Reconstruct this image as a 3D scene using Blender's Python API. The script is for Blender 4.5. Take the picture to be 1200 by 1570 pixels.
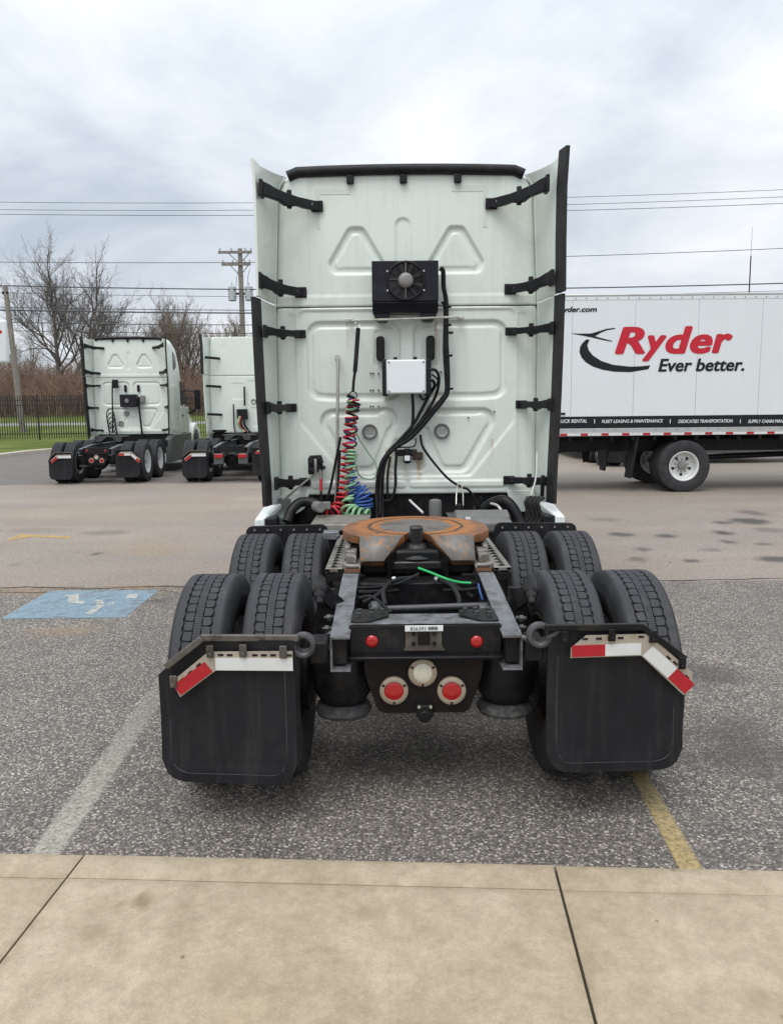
import bpy, math, random
import numpy as np
from math import radians as RAD, sin, cos, pi, sqrt, atan2
from mathutils import Vector, Matrix

for o in list(bpy.data.objects): bpy.data.objects.remove(o)
SC = bpy.context.scene
COL = SC.collection

# ------------------------------------------------------------------ camera
CAM_H, PITCH, ROLL, FOC = 1.88, RAD(7.6), RAD(0.6), 1180.0
cd = bpy.data.cameras.new('camera'); cam = bpy.data.objects.new('camera', cd); COL.objects.link(cam)
cd.sensor_fit = 'HORIZONTAL'; cd.sensor_width = 36.0; cd.lens = 36.0 * FOC / 1200.0
cd.clip_start = 0.05; cd.clip_end = 3000
F_ = Vector((0, cos(PITCH), -sin(PITCH))); R0 = Vector((1, 0, 0)); U0 = Vector((0, sin(PITCH), cos(PITCH)))
R_ = R0 * cos(ROLL) - U0 * sin(ROLL); U_ = R0 * sin(ROLL) + U0 * cos(ROLL)
cam.matrix_world = Matrix(((R_.x, U_.x, -F_.x, 0), (R_.y, U_.y, -F_.y, 0), (R_.z, U_.z, -F_.z, CAM_H), (0, 0, 0, 1)))
SC.camera = cam
SC.render.resolution_x, SC.render.resolution_y = 782, 1024

# ------------------------------------------------------------------ world, sun, exposure
SUN_EL, SUN_AZ = RAD(60), RAD(200)         # azimuth clockwise from +Y: behind the photographer
w = bpy.data.worlds.new('World'); SC.world = w; w.use_nodes = True
nt = w.node_tree; nt.nodes.clear()
def wn(t, **k):
    n = nt.nodes.new(t)
    for a, b in k.items(): setattr(n, a, b)
    return n
out = wn('ShaderNodeOutputWorld'); bg = wn('ShaderNodeBackground'); bg.inputs['Strength'].default_value = 0.12
sky = wn('ShaderNodeTexSky', sky_type='NISHITA', sun_disc=False, sun_elevation=SUN_EL, sun_rotation=SUN_AZ)
tc = wn('ShaderNodeTexCoord'); sp = wn('ShaderNodeSeparateXYZ'); nt.links.new(tc.outputs['Generated'], sp.inputs[0])
mz = wn('ShaderNodeMath', operation='MAXIMUM'); mz.inputs[1].default_value = 0.0; nt.links.new(sp.outputs['Z'], mz.inputs[0])
az = wn('ShaderNodeMath', operation='ADD'); az.inputs[1].default_value = 0.28; nt.links.new(mz.outputs[0], az.inputs[0])
dx = wn('ShaderNodeMath', operation='DIVIDE'); nt.links.new(sp.outputs['X'], dx.inputs[0]); nt.links.new(az.outputs[0], dx.inputs[1])
dy = wn('ShaderNodeMath', operation='DIVIDE'); nt.links.new(sp.outputs['Y'], dy.inputs[0]); nt.links.new(az.outputs[0], dy.inputs[1])
cb = wn('ShaderNodeCombineXYZ'); nt.links.new(dx.outputs[0], cb.inputs[0]); nt.links.new(dy.outputs[0], cb.inputs[1])
mp = wn('ShaderNodeMapping'); nt.links.new(cb.outputs[0], mp.inputs[0]); mp.inputs['Location'].default_value = (2.3, 0.7, 0.0)
mp.inputs['Scale'].default_value = (1.0, 0.9, 1.0)
n1 = wn('ShaderNodeTexNoise'); n1.inputs['Scale'].default_value = 1.5; n1.inputs['Detail'].default_value = 9; n1.inputs['Roughness'].default_value = 0.55; n1.inputs['Distortion'].default_value = 0.35
nt.links.new(mp.outputs[0], n1.inputs['Vector'])
cr = wn('ShaderNodeValToRGB'); nt.links.new(n1.outputs['Fac'], cr.inputs[0])
e = cr.color_ramp.elements
e[0].position = 0.30; e[0].color = (0.52, 0.585, 0.67, 1); e[1].position = 0.66; e[1].color = (0.98, 0.995, 1.02, 1)
m_ = e.new(0.47); m_.color = (0.74, 0.79, 0.855, 1)
# overcast luminance: brighter towards the zenith (CIE overcast law, gentle)
gr_ = wn('ShaderNodeMath', operation='MULTIPLY_ADD'); gr_.inputs[1].default_value = 0.75; gr_.inputs[2].default_value = 0.84; nt.links.new(mz.outputs[0], gr_.inputs[0])
gk = wn('ShaderNodeMath', operation='MULTIPLY'); gk.inputs[1].default_value = 1.0 / 0.12; nt.links.new(gr_.outputs[0], gk.inputs[0])
sc_ = wn('ShaderNodeVectorMath', operation='SCALE'); nt.links.new(cr.outputs[0], sc_.inputs[0]); nt.links.new(gk.outputs[0], sc_.inputs['Scale'])
mx = wn('ShaderNodeMix', data_type='RGBA'); mx.inputs['Factor'].default_value = 0.95
nt.links.new(sky.outputs[0], mx.inputs['A']); nt.links.new(sc_.outputs[0], mx.inputs['B'])
nt.links.new(mx.outputs['Result'], bg.inputs['Color']); nt.links.new(bg.outputs[0], out.inputs[0])

sd = bpy.data.lights.new('sun', 'SUN'); sun = bpy.data.objects.new('sun', sd); COL.objects.link(sun)
sd.energy = 1.5; sd.angle = RAD(35); sd.color = (1.0, 0.97, 0.93)
sv = Vector((sin(SUN_AZ) * cos(SUN_EL), cos(SUN_AZ) * cos(SUN_EL), sin(SUN_EL)))
sun.rotation_euler = sv.to_track_quat('Z', 'Y').to_euler(); sun.location = (0, -10, 30)
SC.view_settings.view_transform = 'Standard'; SC.view_settings.look = 'None'; SC.view_settings.gamma = 1
SC.view_settings.exposure = 0.10; SC.view_settings.use_curve_mapping = False

# ------------------------------------------------------------------ survey helpers: measured directions -> metres at a known distance
def at(u, v, Y):
    d = F_ + R_ * ((u - 600) / FOC) + U_ * ((785 - v) / FOC)
    return Vector((0, 0, CAM_H)) + d * (Y / d.y)
def on(u, v, z=0.0):
    d = F_ + R_ * ((u - 600) / FOC) + U_ * ((785 - v) / FOC)
    return Vector((0, 0, CAM_H)) + d * ((z - CAM_H) / d.z)
TX = 0.15                                   # truck centre line
ORG = Vector((TX, 5.0, 0))
def L(u, v, Y): return at(u, v, Y) - ORG     # truck-local
def sst(a, b, x):
    t = min(1, max(0, (x - a) / (b - a))); return t * t * (3 - 2 * t)
def gz(x, y):
    z = 0.18 * sst(6, 16, y)
    return z

# ------------------------------------------------------------------ materials
MATS = {}
def mat(name, col, rough=0.5, metal=0.0, var=0.12, vs=6.0, bump=0.0, bs=60.0, dirt=None, damt=0.0, ds=3.0, dlo=0.5, streak=None, samt=0.0, spec=0.5, coat=0.0, emit=None, rv=0.1):
    if name in MATS: return MATS[name]
    m = bpy.data.materials.new(name); m.use_nodes = True; t = m.node_tree; N = t.nodes; K = t.links
    b = N['Principled BSDF']; b.inputs['Metallic'].default_value = metal; b.inputs['Roughness'].default_value = rough
    b.inputs['Specular IOR Level'].default_value = spec; b.inputs['Coat Weight'].default_value = coat; b.inputs['Coat Roughness'].default_value = 0.15
    c = N.new('ShaderNodeTexCoord')
    nz = N.new('ShaderNodeTexNoise'); nz.inputs['Scale'].default_value = vs; nz.inputs['Detail'].default_value = 8; nz.inputs['Roughness'].default_value = 0.62
    K.new(c.outputs['Object'], nz.inputs['Vector'])
    r = N.new('ShaderNodeMapRange'); r.inputs[1].default_value = 0.25; r.inputs[2].default_value = 0.75; r.inputs[3].default_value = 1 - var; r.inputs[4].default_value = 1 + var
    K.new(nz.outputs['Fac'], r.inputs[0])
    s = N.new('ShaderNodeVectorMath'); s.operation = 'SCALE'; s.inputs[0].default_value = col[:3]; K.new(r.outputs[0], s.inputs['Scale'])
    cur = s.outputs[0]
    if dirt:
        n2 = N.new('ShaderNodeTexNoise'); n2.inputs['Scale'].default_value = ds; n2.inputs['Detail'].default_value = 10; n2.inputs['Roughness'].default_value = 0.68
        K.new(c.outputs['Object'], n2.inputs['Vector'])
        q = N.new('ShaderNodeMapRange'); q.inputs[1].default_value = dlo; q.inputs[2].default_value = dlo + 0.18; q.inputs[3].default_value = 0; q.inputs[4].default_value = damt; K.new(n2.outputs['Fac'], q.inputs[0])
        x = N.new('ShaderNodeMix'); x.data_type = 'RGBA'; K.new(q.outputs[0], x.inputs['Factor']); K.new(cur, x.inputs['A']); x.inputs['B'].default_value = (*dirt, 1); cur = x.outputs['Result']
    if streak:
        mp_ = N.new('ShaderNodeMapping'); mp_.inputs['Scale'].default_value = (26, 26, 1.1); K.new(c.outputs['Object'], mp_.inputs[0])
        n3 = N.new('ShaderNodeTexNoise'); n3.inputs['Scale'].default_value = 1.0; n3.inputs['Detail'].default_value = 6; K.new(mp_.outputs[0], n3.inputs['Vector'])
        q = N.new('ShaderNodeMapRange'); q.inputs[1].default_value = 0.52; q.inputs[2].default_value = 0.75; q.inputs[3].default_value = 0; q.inputs[4].default_value = samt; K.new(n3.outputs['Fac'], q.inputs[0])
        x = N.new('ShaderNodeMix'); x.data_type = 'RGBA'; K.new(q.outputs[0], x.inputs['Factor']); K.new(cur, x.inputs['A']); x.inputs['B'].default_value = (*streak, 1); cur = x.outputs['Result']
    K.new(cur, b.inputs['Base Color'])
    if rv:
        rr = N.new('ShaderNodeMapRange'); rr.inputs[1].default_value = 0.3; rr.inputs[2].default_value = 0.7; rr.inputs[3].default_value = max(0.02, rough - rv); rr.inputs[4].default_value = min(1, rough + rv); K.new(nz.outputs['Fac'], rr.inputs[0]); K.new(rr.outputs[0], b.inputs['Roughness'])
    if bump:
        n4 = N.new('ShaderNodeTexNoise'); n4.inputs['Scale'].default_value = bs; n4.inputs['Detail'].default_value = 5; K.new(c.outputs['Object'], n4.inputs['Vector'])
        bm_ = N.new('ShaderNodeBump'); bm_.inputs['Strength'].default_value = bump; bm_.inputs['Distance'].default_value = 0.004; K.new(n4.outputs['Fac'], bm_.inputs['Height']); K.new(bm_.outputs[0], b.inputs['Normal'])
    if emit:
        b.inputs['Emission Color'].default_value = (*emit[0], 1); b.inputs['Emission Strength'].default_value = emit[1]
    MATS[name] = m; return m

WHITE = (0.735, 0.79, 0.725)
mat('white_paint', WHITE, 0.32, var=0.03, vs=2.0, dirt=(0.42, 0.40, 0.33), damt=0.28, ds=2.3, dlo=0.56, streak=(0.45, 0.43, 0.36), samt=0.16, coat=0.3)
mat('white_plain', (0.74, 0.78, 0.76), 0.35, var=0.03, dirt=(0.45, 0.43, 0.38), damt=0.25, dlo=0.58)
mat('box_white', (0.70, 0.735, 0.75), 0.35, var=0.02, vs=1.0, dirt=(0.5, 0.48, 0.44), damt=0.12, ds=1.2, dlo=0.58, streak=(0.5, 0.48, 0.44), samt=0.10)
mat('white_box_plastic', (0.80, 0.84, 0.85), 0.4, var=0.02)
mat('black_plastic', (0.014, 0.014, 0.016), 0.45, var=0.3, dirt=(0.05, 0.048, 0.045), damt=0.4, ds=9, dlo=0.52, spec=0.22)
mat('black_paint', (0.010, 0.010, 0.012), 0.38, var=0.3, dirt=(0.045, 0.040, 0.035), damt=0.5, ds=7, dlo=0.5, spec=0.22)
mat('black_metal', (0.009, 0.009, 0.010), 0.45, var=0.35, vs=14, dirt=(0.04, 0.034, 0.029), damt=0.6, ds=11, dlo=0.5, spec=0.22)
mat('condenser_black', (0.014, 0.014, 0.020), 0.4, var=0.15, dirt=(0.06, 0.06, 0.065), damt=0.4, ds=6, dlo=0.55, spec=0.22)
mat('rubber_edge', (0.026, 0.025, 0.025), 0.6, var=0.2, vs=10, dirt=(0.06, 0.057, 0.054), damt=0.35, ds=8, spec=0.22)
mat('hose_black', (0.011, 0.011, 0.012), 0.4, var=0.2, dirt=(0.04, 0.036, 0.033), damt=0.4, ds=12, spec=0.22)
mat('tyre_rubber', (0.034, 0.034, 0.037), 0.78, var=0.25, vs=8, dirt=(0.12, 0.115, 0.105), damt=0.35, ds=7, dlo=0.52, bump=0.15, bs=120, spec=0.3)
mat('tread_rubber', (0.044, 0.045, 0.050), 0.7, var=0.25, vs=12, dirt=(0.12, 0.115, 0.11), damt=0.35, ds=9, dlo=0.52, bump=0.2, bs=150, spec=0.3)
mat('flap_rubber', (0.013, 0.013, 0.016), 0.55, var=0.3, vs=5, dirt=(0.03, 0.029, 0.028), damt=0.4, ds=4, dlo=0.5, streak=(0.05, 0.048, 0.046), samt=0.35, bump=0.25, bs=60, spec=0.22)
mat('frame_grey', (0.20, 0.208, 0.222), 0.42, metal=0.3, var=0.35, vs=22, dirt=(0.055, 0.05, 0.046), damt=0.8, ds=10, dlo=0.48)
mat('worn_steel', (0.24, 0.23, 0.21), 0.45, metal=0.4, var=0.3, vs=18, dirt=(0.13, 0.075, 0.04), damt=0.7, ds=10, dlo=0.5)
mat('bright_steel', (0.55, 0.54, 0.50), 0.35, metal=0.7, var=0.15, dirt=(0.25, 0.19, 0.12), damt=0.5, ds=9)
mat('rust_brown', (0.035, 0.020, 0.014), 0.8, var=0.35, vs=14, dirt=(0.10, 0.04, 0.02), damt=0.6, ds=8)
mat('tan_plate', (0.40, 0.36, 0.30), 0.5, metal=0.2, var=0.15, vs=15, dirt=(0.25, 0.16, 0.08), damt=0.6, ds=12, dlo=0.55)
mat('tape_red', (0.40, 0.010, 0.020), 0.35, var=0.12, vs=20)
mat('tape_white', (0.66, 0.68, 0.68), 0.35, var=0.06, vs=14, dirt=(0.45, 0.36, 0.2), damt=0.5, ds=6, dlo=0.6)
mat('lens_red', (0.38, 0.005, 0.009), 0.22, var=0.10, vs=40, coat=0.5)
mat('lens_clear', (0.60, 0.58, 0.48), 0.2, var=0.15, vs=50, coat=0.6)
mat('rim_rubber', (0.045, 0.045, 0.048), 0.6, var=0.3, vs=9, spec=0.25)
mat('spring_grey', (0.075, 0.075, 0.08), 0.45, metal=0.3, var=0.3, dirt=(0.03, 0.03, 0.03), damt=0.7, ds=10)
mat('hanger_worn', (0.11, 0.10, 0.088), 0.5, metal=0.3, var=0.35, vs=20, dirt=(0.035, 0.028, 0.024), damt=0.85, ds=14, dlo=0.47)
mat('piston_dust', (0.04, 0.04, 0.042), 0.7, var=0.3, dirt=(0.16, 0.155, 0.145), damt=0.8, ds=9, dlo=0.48)
mat('bezel', (0.33, 0.275, 0.205), 0.45, metal=0.2, var=0.15, dirt=(0.22, 0.12, 0.06), damt=0.6, ds=14, dlo=0.56)
mat('lamp_plate', (0.008, 0.006, 0.006), 0.5, var=0.3, dirt=(0.022, 0.013, 0.010), damt=0.6, ds=8, spec=0.22)
mat('fan_grey', (0.23, 0.22, 0.21), 0.5, metal=0.3, var=0.2)
mat('hose_red', (0.52, 0.018, 0.035), 0.35, var=0.15, dirt=(0.2, 0.05, 0.05), damt=0.4, ds=14)
mat('hose_blue', (0.025, 0.09, 0.33), 0.35, var=0.2, dirt=(0.03, 0.05, 0.12), damt=0.4, ds=14)
mat('hose_green', (0.24, 0.46, 0.25), 0.35, var=0.15, dirt=(0.13, 0.22, 0.13), damt=0.4, ds=14)
mat('green_cable', (0.02, 0.42, 0.12), 0.35, var=0.1)
mat('grey_tank', (0.17, 0.17, 0.165), 0.6, var=0.2, dirt=(0.09, 0.085, 0.075), damt=0.6, ds=7, bump=0.2, bs=80)
mat('deck_plate', (0.33, 0.31, 0.28), 0.5, metal=0.3, var=0.2, dirt=(0.16, 0.14, 0.11), damt=0.7, ds=8)
mat('rim_white', (0.66, 0.67, 0.66), 0.4, var=0.08, dirt=(0.3, 0.27, 0.23), damt=0.5, ds=6, dlo=0.55)
mat('glass_dark', (0.02, 0.03, 0.04), 0.06, var=0.0, rv=0, coat=0.6)
mat('skirt_grey', (0.075, 0.085, 0.085), 0.4, var=0.12, dirt=(0.15, 0.14, 0.12), damt=0.4, ds=3)
mat('silver_rail', (0.50, 0.51, 0.50), 0.35, metal=0.5, var=0.1, dirt=(0.3, 0.28, 0.25), damt=0.4, ds=3)
mat('print_black', (0.014, 0.016, 0.020), 0.4, var=0.1, spec=0.22)
mat('print_red', (0.52, 0.006, 0.024), 0.35, var=0.06)
mat('print_white', (0.8, 0.82, 0.82), 0.4, var=0.03)
mat('fence_iron', (0.016, 0.015, 0.015), 0.5, var=0.2)
mat('pole_wood', (0.23, 0.205, 0.18), 0.85, var=0.3, vs=3, streak=(0.08, 0.06, 0.045), samt=0.6)
mat('transformer_grey', (0.42, 0.45, 0.47), 0.5, var=0.1)
mat('wire_black', (0.03, 0.03, 0.035), 0.5, var=0.0, rv=0)
mat('bark_grey', (0.13, 0.115, 0.10), 0.9, var=0.3, vs=2)
mat('bark_brown', (0.18, 0.145, 0.11), 0.9, var=0.3, vs=2)
mat('brush_brown', (0.27, 0.18, 0.135), 0.95, var=0.4, vs=0.6, dirt=(0.16, 0.12, 0.09), damt=0.6, ds=0.4)
mat('brush_ochre', (0.24, 0.18, 0.10), 0.95, var=0.35, vs=0.6)
mat('label_white', (0.72, 0.74, 0.74), 0.5, var=0.04)

# ------------------------------------------------------------------ mesh builder
class MB:
    def __init__(s): s.v = []; s.f = []; s.sm = True
    def add(s, vs, fs):
        b = len(s.v); s.v += [tuple(v) for v in vs]; s.f += [tuple(i + b for i in f) for f in fs]; return s
    def box(s, c, d, rot=None, taper=None):
        hx, hy, hz = d[0] / 2, d[1] / 2, d[2] / 2
        vs = [Vector((x, y, z)) for z in (-hz, hz) for y in (-hy, hy) for x in (-hx, hx)]
        if taper: vs = [Vector((v.x * (taper if v.z > 0 else 1), v.y * (taper if v.z > 0 else 1), v.z)) for v in vs]
        if rot is not None: vs = [rot @ v for v in vs]
        c = Vector(c); vs = [v + c for v in vs]
        return s.add(vs, [(0, 2, 3, 1), (4, 5, 7, 6), (0, 1, 5, 4), (2, 6, 7, 3), (0, 4, 6, 2), (1, 3, 7, 5)])
    def bb(s, x0, x1, y0, y1, z0, z1): return s.box(((x0 + x1) / 2, (y0 + y1) / 2, (z0 + z1) / 2), (abs(x1 - x0), abs(y1 - y0), abs(z1 - z0)))
    def beam(s, a, b, wd, ht, up=(0, 0, 1)):
        a, b = Vector(a), Vector(b); y = (b - a).normalized(); u = Vector(up); x = y.cross(u)
        if x.length < 1e-4: x = Vector((1, 0, 0))
        x.normalize(); z = x.cross(y)
        return s.box((a + b) / 2, (wd, (b - a).length, ht), Matrix((x, y, z)).transposed())
    def cyl(s, a, b, r0, r1=None, n=16, cap=True):
        if r1 is None: r1 = r0
        return s.lathe(a, b, [(0, r0), (1, r1)], n, cap)
    def lathe(s, a, b, prof, n=24, cap=True):
        # prof: (t along a->b as fraction, radius)
        a, b = Vector(a), Vector(b); d = b - a; y = d.normalized()
        x = y.orthogonal().normalized(); z = x.cross(y); vs = []
        for t, r in prof:
            for i in range(n):
                q = 2 * pi * i / n; vs.append(a + d * t + (x * cos(q) + z * sin(q)) * r)
        fs = []; m = len(prof)
        for k in range(m - 1):
            for i in range(n): j = (i + 1) % n; fs.append((k * n + i, k * n + j, (k + 1) * n + j, (k + 1) * n + i))
        if cap: fs.append(tuple(range(n - 1, -1, -1))); fs.append(tuple((m - 1) * n + i for i in range(n)))
        return s.add(vs, fs)
    def tube(s, pts, r, n=8, sub=6, cap=True, rad=None):
        P = smooth(pts, sub) if sub > 1 else [Vector(p) for p in pts]
        t0 = (P[1] - P[0]).normalized(); x = t0.orthogonal().normalized(); vs = []; m = len(P)
        for k, p in enumerate(P):
            t = (P[min(k + 1, m - 1)] - P[max(k - 1, 0)]).normalized()
            x = x - t * x.dot(t); x.normalize(); z = t.cross(x)
            rr = r if rad is None else rad(k / (m - 1))
            for i in range(n): q = 2 * pi * i / n; vs.append(p + (x * cos(q) + z * sin(q)) * rr)
        fs = [(k * n + i, k * n + (i + 1) % n, (k + 1) * n + (i + 1) % n, (k + 1) * n + i) for k in range(m - 1) for i in range(n)]
        if cap: fs += [tuple(range(n - 1, -1, -1)), tuple((m - 1) * n + i for i in range(n))]
        return s.add(vs, fs)
    def prism(s, poly, f0, f1):
        # poly: list of 2-tuples; f0/f1 map (p,q) to back and front points
        n = len(poly); vs = [f0(*p) for p in poly] + [f1(*p) for p in poly]
        fs = [tuple(range(n - 1, -1, -1)), tuple(range(n, 2 * n))] + [(i, (i + 1) % n, n + (i + 1) % n, n + i) for i in range(n)]
        return s.add(vs, fs)
    def xz(s, poly, y0, y1): return s.prism(poly, lambda x, z: (x, y1, z), lambda x, z: (x, y0, z))
    def xy(s, poly, z0, z1): return s.prism(poly, lambda x, y: (x, y, z0), lambda x, y: (x, y, z1))
    def yz(s, poly, x0, x1): return s.prism(poly, lambda y, z: (x0, y, z), lambda y, z: (x1, y, z))
    def mesh(s, name):
        me = bpy.data.meshes.new(name); me.from_pydata(s.v, [], s.f); me.update()
        bmfix(me); return me
    def build(s, name, m, parent=None, bevel=0.0, seg=2, ang=38, loc=None, kind=None, label=None):
        me = s.mesh(name)
        return link(name, me, m, parent, bevel, seg, ang, loc, kind, label)
def bmfix(me):
    import bmesh
    b = bmesh.new(); b.from_mesh(me); bmesh.ops.recalc_face_normals(b, faces=b.faces); b.to_mesh(me); b.free()
def link(name, me, m, parent=None, bevel=0.0, seg=2, ang=38, loc=None, kind=None, label=None):
    o = bpy.data.objects.new(name, me); COL.objects.link(o)
    if m and not me.materials: me.materials.append(MATS[m] if isinstance(m, str) else m)
    for p in me.polygons: p.use_smooth = True
    if not me.get('sh'): me.set_sharp_from_angle(angle=RAD(ang)); me['sh'] = 1
    if bevel:
        b = o.modifiers.new('bevel', 'BEVEL'); b.width = bevel; b.segments = seg; b.limit_method = 'ANGLE'; b.angle_limit = RAD(35); b.harden_normals = False
    if parent: o.parent = parent
    if loc is not None: o.location = loc
    if kind: o['kind'] = kind
    if label: o['label'] = label
    return o
def smooth(pts, sub):
    P = [Vector(p) for p in pts]
    if len(P) < 3: return [P[0].lerp(P[1], i / sub) for i in range(sub + 1)]
    Q = [P[0] * 2 - P[1]] + P + [P[-1] * 2 - P[-2]]; r = []
    for i in range(1, len(Q) - 2):
        a, b, c, d = Q[i - 1:i + 3]
        for k in range(sub):
            t = k / sub
            r.append(0.5 * ((2 * b) + (c - a) * t + (2 * a - 5 * b + 4 * c - d) * t * t + (3 * b - a - 3 * c + d) * t ** 3))
    r.append(P[-1]); return r
def thing(name, label, cat, loc=(0, 0, 0), rz=0, group=None):
    o = bpy.data.objects.new(name, None); COL.objects.link(o); o.location = loc; o.rotation_euler = (0, 0, rz)
    o['label'] = label; o['category'] = cat
    if group: o['group'] = group
    return o
def tag(o, label, cat, group=None):
    o['label'] = label; o['category'] = cat
    if group: o['group'] = group
    return o
def structure(o): o['kind'] = 'structure'; return o
def copy_tree(o, parent=None):
    c = o.copy(); COL.objects.link(c); c.parent = parent
    for ch in o.children: copy_tree(ch, c)
    return c
def rpoly(poly, r, n=5):
    # round the corners of a polygon; r number or list
    out_ = []; m = len(poly)
    for i in range(m):
        p = Vector((*poly[i], 0)); a = Vector((*poly[i - 1], 0)); b = Vector((*poly[(i + 1) % m], 0)); rr = r[i] if isinstance(r, (list, tuple)) else r
        if rr <= 0: out_.append(poly[i]); continue
        da = (a - p); db = (b - p); k = min(rr, da.length * 0.48, db.length * 0.48); A = p + da.normalized() * k; B = p + db.normalized() * k
        for j in range(n + 1):
            t = j / n; q = A * (1 - t) ** 2 + p * 2 * t * (1 - t) + B * t * t; out_.append((q.x, q.y))
    return out_

# ================================================================== SETTING
_GR = {}
def value_noise(X, Y, s, seed):
    G = _GR.setdefault(seed, np.random.RandomState(seed).rand(64, 64) if seed not in _GR else None)
    x = X * s; y = Y * s; xi = np.floor(x).astype(int); yi = np.floor(y).astype(int); fx = x - xi; fy = y - yi
    fx = fx * fx * (3 - 2 * fx); fy = fy * fy * (3 - 2 * fy)
    g = lambda a, b: G[a % 64, b % 64]
    return (g(xi, yi) * (1 - fx) + g(xi + 1, yi) * fx) * (1 - fy) + (g(xi, yi + 1) * (1 - fx) + g(xi + 1, yi + 1) * fx) * fy
def ground():
    xs = np.concatenate([[-400, -150, -70, -40, -25, -16], np.arange(-12, 14.01, 0.085), [17, 25, 40, 80, 160, 400]])
    ys = np.concatenate([[-60, -20, -6, 0, 1.5], np.arange(2.4, 22, 0.085), [23, 24, 26, 28, 30, 33, 36, 40, 46, 55, 70, 100, 160, 400, 900]])
    X, Y = np.meshgrid(xs, ys); t = np.clip((Y - 6) / 10, 0, 1); Z = 0.18 * t * t * (3 - 2 * t)
    nx, ny = len(xs), len(ys)
    V = np.stack([X, Y, Z], -1).reshape(-1, 3)
    i = np.arange(nx * ny).reshape(ny, nx); Fq = np.stack([i[:-1, :-1], i[:-1, 1:], i[1:, 1:], i[1:, :-1]], -1).reshape(-1, 4)
    me = bpy.data.meshes.new('ground'); me.from_pydata(V.tolist(), [], Fq.tolist()); me.update()
    nn = value_noise(X, Y, 1.7, 1) * 0.5 + value_noise(X, Y, 4.1, 2) * 0.3 + value_noise(X, Y, 9, 3) * 0.2
    st = np.zeros_like(X)
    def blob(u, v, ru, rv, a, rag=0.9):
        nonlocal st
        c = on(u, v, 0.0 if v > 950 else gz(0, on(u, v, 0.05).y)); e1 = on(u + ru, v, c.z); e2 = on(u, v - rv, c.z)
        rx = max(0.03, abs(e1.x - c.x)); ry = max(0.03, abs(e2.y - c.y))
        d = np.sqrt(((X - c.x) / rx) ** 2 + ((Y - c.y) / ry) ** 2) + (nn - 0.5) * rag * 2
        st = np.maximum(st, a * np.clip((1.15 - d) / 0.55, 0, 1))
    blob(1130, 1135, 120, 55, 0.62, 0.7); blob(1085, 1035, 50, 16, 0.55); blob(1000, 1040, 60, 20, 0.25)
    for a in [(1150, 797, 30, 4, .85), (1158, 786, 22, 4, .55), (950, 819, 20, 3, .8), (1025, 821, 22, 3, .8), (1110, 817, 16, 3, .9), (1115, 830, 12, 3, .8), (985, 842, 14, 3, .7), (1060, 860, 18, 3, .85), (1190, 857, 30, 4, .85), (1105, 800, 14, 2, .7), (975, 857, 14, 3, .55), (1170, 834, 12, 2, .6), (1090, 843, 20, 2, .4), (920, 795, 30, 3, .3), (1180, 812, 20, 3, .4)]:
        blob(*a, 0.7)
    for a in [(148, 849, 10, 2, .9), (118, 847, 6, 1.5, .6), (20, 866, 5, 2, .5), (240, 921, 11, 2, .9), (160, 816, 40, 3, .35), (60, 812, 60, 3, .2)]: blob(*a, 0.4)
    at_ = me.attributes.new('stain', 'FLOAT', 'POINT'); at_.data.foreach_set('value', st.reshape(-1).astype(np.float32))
    ru = np.zeros_like(X)
    for (u, v, a, b, k) in [(100, 961, 60, 10, .55), (40, 905, 120, 10, .5), (215, 900, 60, 8, .55), (230, 845, 90, 16, .3), (130, 800, 160, 14, .25), (330, 780, 80, 25, .2)]:
        c = on(u, v, 0.03); e1 = on(u + a, v, 0.03); e2 = on(u, v - b, 0.03)
        d = np.sqrt(((X - c.x) / abs(e1.x - c.x)) ** 2 + ((Y - c.y) / abs(e2.y - c.y)) ** 2) + (nn - 0.5) * 1.6
        ru = np.maximum(ru, k * np.clip((1.1 - d) / 0.8, 0, 1))
    at_ = me.attributes.new('ochre', 'FLOAT', 'POINT'); at_.data.foreach_set('value', ru.reshape(-1).astype(np.float32))
    # cracks between the two pavings
    m = bpy.data.materials.new('asphalt'); m.use_nodes = True; t = m.node_tree; N = t.nodes; K = t.links; b = N['Principled BSDF']
    c = N.new('ShaderNodeTexCoord'); sp_ = N.new('ShaderNodeSeparateXYZ'); K.new(c.outputs['Object'], sp_.inputs[0])
    def noise(scale, detail=6, rough=0.6):
        n = N.new('ShaderNodeTexNoise'); n.inputs['Scale'].default_value = scale; n.inputs['Detail'].default_value = detail; n.inputs['Roughness'].default_value = rough; K.new(c.outputs['Object'], n.inputs['Vector']); return n.outputs['Fac']
    def rng_(i, a, b_, c_, d): 
        n = N.new('ShaderNodeMapRange'); n.inputs[1].default_value = a; n.inputs[2].default_value = b_; n.inputs[3].default_value = c_; n.inputs[4].default_value = d; K.new(i, n.inputs[0]); return n.outputs[0]
    def mixc(f, a, b_):
        n = N.new('ShaderNodeMix'); n.data_type = 'RGBA'
        for s_, x in (('Factor', f), ('A', a), ('B', b_)):
            if isinstance(x, (tuple, float, int)): n.inputs[s_].default_value = x if not isinstance(x, tuple) else (*x, 1)
            else: K.new(x, n.inputs[s_])
        return n.outputs['Result']
    def mth(op, a, b_=None, c_=None):
        n = N.new('ShaderNodeMath'); n.operation = op
        for k, x in enumerate((a, b_, c_)):
            if x is None: continue
            if isinstance(x, (float, int)): n.inputs[k].default_value = x
            else: K.new(x, n.inputs[k])
        return n.outputs[0]
    vo = N.new('ShaderNodeTexVoronoi'); vo.inputs['Scale'].default_value = 98; vo.inputs['Randomness'].default_value = 1; K.new(c.outputs['Object'], vo.inputs['Vector'])
    vo2 = N.new('ShaderNodeTexVoronoi'); vo2.inputs['Scale'].default_value = 175; K.new(c.outputs['Object'], vo2.inputs['Vector'])
    sv_ = N.new('ShaderNodeSeparateColor'); K.new(vo.outputs['Color'], sv_.inputs[0])
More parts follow.
